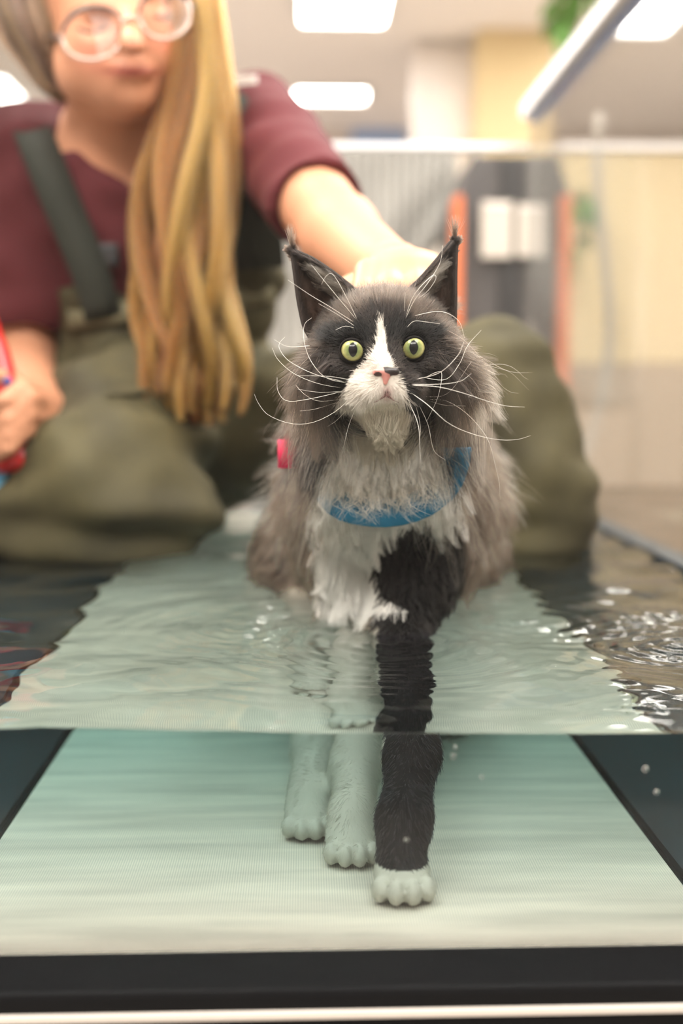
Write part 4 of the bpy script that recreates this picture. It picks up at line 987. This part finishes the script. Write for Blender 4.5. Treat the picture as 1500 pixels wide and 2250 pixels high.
fold = .0042 * np.sin(V @ np.array([38., 20., 60.]) + 2.5 * np.sin(V @ np.array([14., 11., -20.]))) + .0020 * np.sin(V @ np.array([-55., 40., 85.]) + 1.7 * np.sin(V @ np.array([30., 0., 25.])))
fold += .0045 * np.sin(V @ np.array([15., 10., 120.])) * np.exp(-((V[:, 2] - .02) / .04) ** 2)
wadV, wadQ = V + N * fold[:, None], Q
wdo = put('waders', mesh('waders', wadV, wadQ), m_wader, person)
w_bvh = BVHTree.FromPolygons(np.concatenate([wadV]).tolist(), wadQ.tolist())
def won(x, y, off=.004, Ymin=.95):
    d = ray(x, y); d = d / np.linalg.norm(d); h = w_bvh.ray_cast(Vector(C0 + d * Ymin), Vector(d)); return (np.array(h[0]) if h[0] else A(x, y, 1.33)) - d * off
# bib hem, pocket, straps with buckles
MB().ribbon(spline([won(x, y) for x, y in ((150, 700), (240, 690), (330, 680), (420, 672), (520, 655), (600, 640))], 14), [.024] * 14, [np.array([0, -1, .15])] * 14, .006).build('bib_hem', mat('wader_hem', srgb(112, 106, 80), .75), wdo, True)
def front(x, y): return A(x, y, 1.28 + .00035 * abs(x - 300) - .00006 * min(0, y - 300) * 4)
SL = [A(48, 240, 1.39), A(72, 290, 1.335), A(112, 390, 1.305), A(158, 500, 1.300), A(202, 610, 1.305), A(228, 700, 1.315)]
MB().ribbon(spline(SL, 14), .042, [np.array([.15, -1, .55 - .04 * i]) for i in range(14)], .004).build('shoulder_strap', m_strapw, wdo, True)
SR = [A(520, 176, 1.345), A(530, 232, 1.272), A(545, 330, 1.262), A(558, 440, 1.272), A(570, 590, 1.30)]
MB().ribbon(spline(SR, 14), list(np.linspace(.044, .058, 14)), [np.array([.1, -1, .6 - .04 * i]) for i in range(14)], .004).build('shoulder_strap', m_strapw, wdo, True)
m_buckle = mat('clear_buckle', srgb(215, 210, 200), .2, coat=.5)
c = A(524, 190, 1.318); MB().box(c - [.021, .004, .012], c + [.021, .004, .012], .003).build('buckle', m_buckle, wdo)
c = A(218, 560, 1.31); MB().box(c - [.022, .004, .012], c + [.022, .004, .012], .003).build('buckle', m_black, wdo)
pk = [won(x, y, .002) for x, y in ((230, 760), (330, 750), (330, 860), (235, 870))]
b = MB(); off = np.array([0, -.006, 0]); b.add(pk + [p + off for p in pk], [(3, 2, 1, 0), (4, 5, 6, 7), (0, 1, 5, 4), (1, 2, 6, 5), (2, 3, 7, 6), (3, 0, 4, 7)]); b.build('pocket', m_wader, wdo)

# hair: a full core with loose strands over it
HAIR_T, HAIR_M, HAIR_B = np.array(srgb(204, 162, 122)), np.array(srgb(200, 122, 60)), np.array(srgb(210, 108, 26))
RMASS = [(A(380, -150, 1.25), .028), (A(428, -20, 1.222), .024), (A(436, 120, 1.215), .027), (A(424, 260, 1.215), .035), (A(408, 400, 1.215), .043), (A(404, 560, 1.21), .047), (A(406, 700, 1.205), .047), (A(422, 820, 1.20), .042), (A(432, 945, 1.20), .034)]
LMASS = [(A(110, -160, 1.27), .04), (A(45, -30, 1.262), .036), (A(60, 70, 1.262), .034), (A(100, 150, 1.268), .024), (A(128, 205, 1.275), .014)]
hb = Body((-.40, 1.08, .02), (.06, 1.44, .62), .004)
for ms, sq in ((RMASS, 1), (LMASS, 1)):
    for (a, ra), (b_, rb) in zip(ms[:-1], ms[1:]): hb.cap(a + [0, .014, 0], b_ + [0, .014, 0] + np.array([0, 0, .02]) * (b_[2] < .16), ra * .72, rb * (.66 if b_[2] > .16 else .45), .02)
hb.ell(HD + [0, .03, .02], (.088, .10, .105), .03)
hb.ell(A(268, 60, 1.20), (.066, .075, .11), .012, cut=True)
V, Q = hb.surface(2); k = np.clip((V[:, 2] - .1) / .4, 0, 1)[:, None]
hair = put('hair', mesh('hair', V, Q, col=(HAIR_B * (1 - k) + HAIR_T * k) * .30), mat('hair_core', (1, 1, 1), .6, attr='col'), person, label='long straight golden blonde hair')  # core coloured darker, painting the shade in the gaps between strands
m_hairp = hair_mat('blonde_hair', .30, .35)
def tresses(name, ms, n, nlock, wob, spread, kk=22):
    c = spline([np.append(p, r) for p, r in ms], kk); P0, R0 = c[:, :3], c[:, 3]
    la = rng.random(nlock) * 2 * math.pi; lr = np.sqrt(rng.random(nlock)) * .95; lph = rng.random((nlock, 3)) * 6.28; end = .90 + .1 * rng.random(nlock)
    i = rng.integers(0, nlock, n); t = np.linspace(0, 1, kk)[None]
    off_x = lr[i] * np.cos(la[i]); off_y = lr[i] * np.sin(la[i]) * .75
    jx, jy = rng.normal(size=n) * .10, rng.normal(size=n) * .10
    tt = t * end[i][:, None] * (.93 + .07 * rng.random(n))[:, None]
    idx = tt * (kk - 1); a = np.minimum(idx.astype(int), kk - 2); f_ = (idx - a)[..., None]
    C_ = P0[a] * (1 - f_) + P0[a + 1] * f_; R_ = R0[a] * (1 - f_[..., 0]) + R0[a + 1] * f_[..., 0]
    wx = wob * tt * np.sin(lph[i, 0][:, None] + 7 * tt) ; wy = wob * tt * np.sin(lph[i, 1][:, None] + 6 * tt)
    pinch = 1 - .55 * tt ** 2 * spread
    X = (off_x[:, None] + jx[:, None] * pinch + wx) * R_; Yy = (off_y[:, None] + jy[:, None] * pinch + wy) * R_
    P = C_ + np.stack([X, Yy, 0 * X], -1) + .0006 * rng.normal(size=(n, 1, 3))
    zc = np.clip((P[:, kk // 2, 2] - .12) / .36, 0, 1)[:, None]; col = HAIR_B * (1 - zc) + HAIR_M * zc
    dark = (.22 + 1.0 * rng.random(nlock))[i][:, None] * (.8 + .4 * rng.random((n, 1)))
    return P, np.clip(col * dark, .01, .9)
P1, c1 = tresses('a', RMASS, 15000, 40, .60, 1); P2, c2 = tresses('b', LMASS, 5000, 22, .10, .5); c2 = c2 * .8 + .08
strands('hair_strands', np.concatenate([P1, P2]), np.full(len(P1) + len(P2), .00034), np.concatenate([c1, c2]), m_hairp, hair, tip=.5, kind='stuff')

# red grip in her right hand
m_red = mat('red_plastic', srgb(205, 22, 26), .35, coat=.3)
gr = empty('leash_grip', A(60, 980, 1.15), label='red plastic grip with a blue button held in the person\'s hand', cat='grip')
MB().tube(spline([A(-40, 690, 1.150), A(-6, 780, 1.140), A(30, 900, 1.122), A(62, 985, 1.135), A(30, 1010, 1.125), A(-20, 1010, 1.13)], 16), .0125, 14).build('handle', m_red, gr, True)
bt = MB().tube([A(16, 838, 1.118), A(16, 838, 1.106)], .0042, 14); bt.build('button', mat('blue_button', srgb(60, 80, 150), .4), gr, True)

MB().ribbon(spline([A(-14, 1000, 1.135), A(6, 1040, 1.13), A(0, 1100, 1.13), A(-8, 1180, 1.135), A(-4, 1236, 1.14)], 10), .014, [np.array([.3, -1, .2])] * 10, .002).build('blue_band', mat('light_blue_band', srgb(110, 190, 235), .5), gr, True)  # made-up band standing in for a light-blue gleam at the left edge

# grey hose down the inner side of the tank
P = spline([A(1312, 250, 1.98), A(1311, 400, 1.97), A(1326, 560, 1.965), A(1338, 720, 1.96), A(1325, 850, 1.96), A(1295, 965, 1.96), A(1262, 1050, 1.95)], 24)
hs_ = MB().tube(P, .0085, 10).build('hose', mat('grey_hose', srgb(170, 162, 150), .4), None, True)
tag(hs_, 'thin grey hose hanging in a curve before the beige screen', 'hose')
MB().tube([P[-1], P[-1] + (P[-1] - P[-2]) * .6], .013, 12).build('nozzle', m_black, hs_, True)

# drops on the front pane
m_drop = bpy.data.materials.new('droplet'); m_drop.use_nodes = True
n, l = m_drop.node_tree.nodes, m_drop.node_tree.links; n.clear(); o = n.new('ShaderNodeOutputMaterial'); g = n.new('ShaderNodeBsdfGlass'); g.inputs['IOR'].default_value = 1.33; l.new(g.outputs[0], o.inputs[0])
import bmesh
def drop(px, py, r, label):
    bm = bmesh.new(); bmesh.ops.create_icosphere(bm, subdivisions=2, radius=1); bm.transform(Matrix.Diagonal((r, r * .5, r * 1.1, 1)))
    me = bpy.data.meshes.new('droplet'); bm.to_mesh(me); bm.free(); me.polygons.foreach_set('use_smooth', np.ones(len(me.polygons), bool))
    o = put('water_droplet', me, m_drop, None, label=label, cat='droplet', group='drops on the front pane'); o.location = A(px, py, .5283)
for px, py, r, lb in ((1000, 1642, .0010, 'upper tiny drop on the glass right of the black leg'), (996, 1662, .0012, 'lower tiny drop on the glass right of the black leg'), (1058, 1708, .0009, 'tiny drop on the glass over the teal water, alone'),
                      (892, 1845, .0011, 'tiny drop on the glass over the black leg'), (1418, 1690, .0016, 'drop on the glass over the dark right deck, upper one'), (1442, 1740, .0013, 'drop on the glass over the dark right deck, lower one')):
    drop(px, py, r, lb)
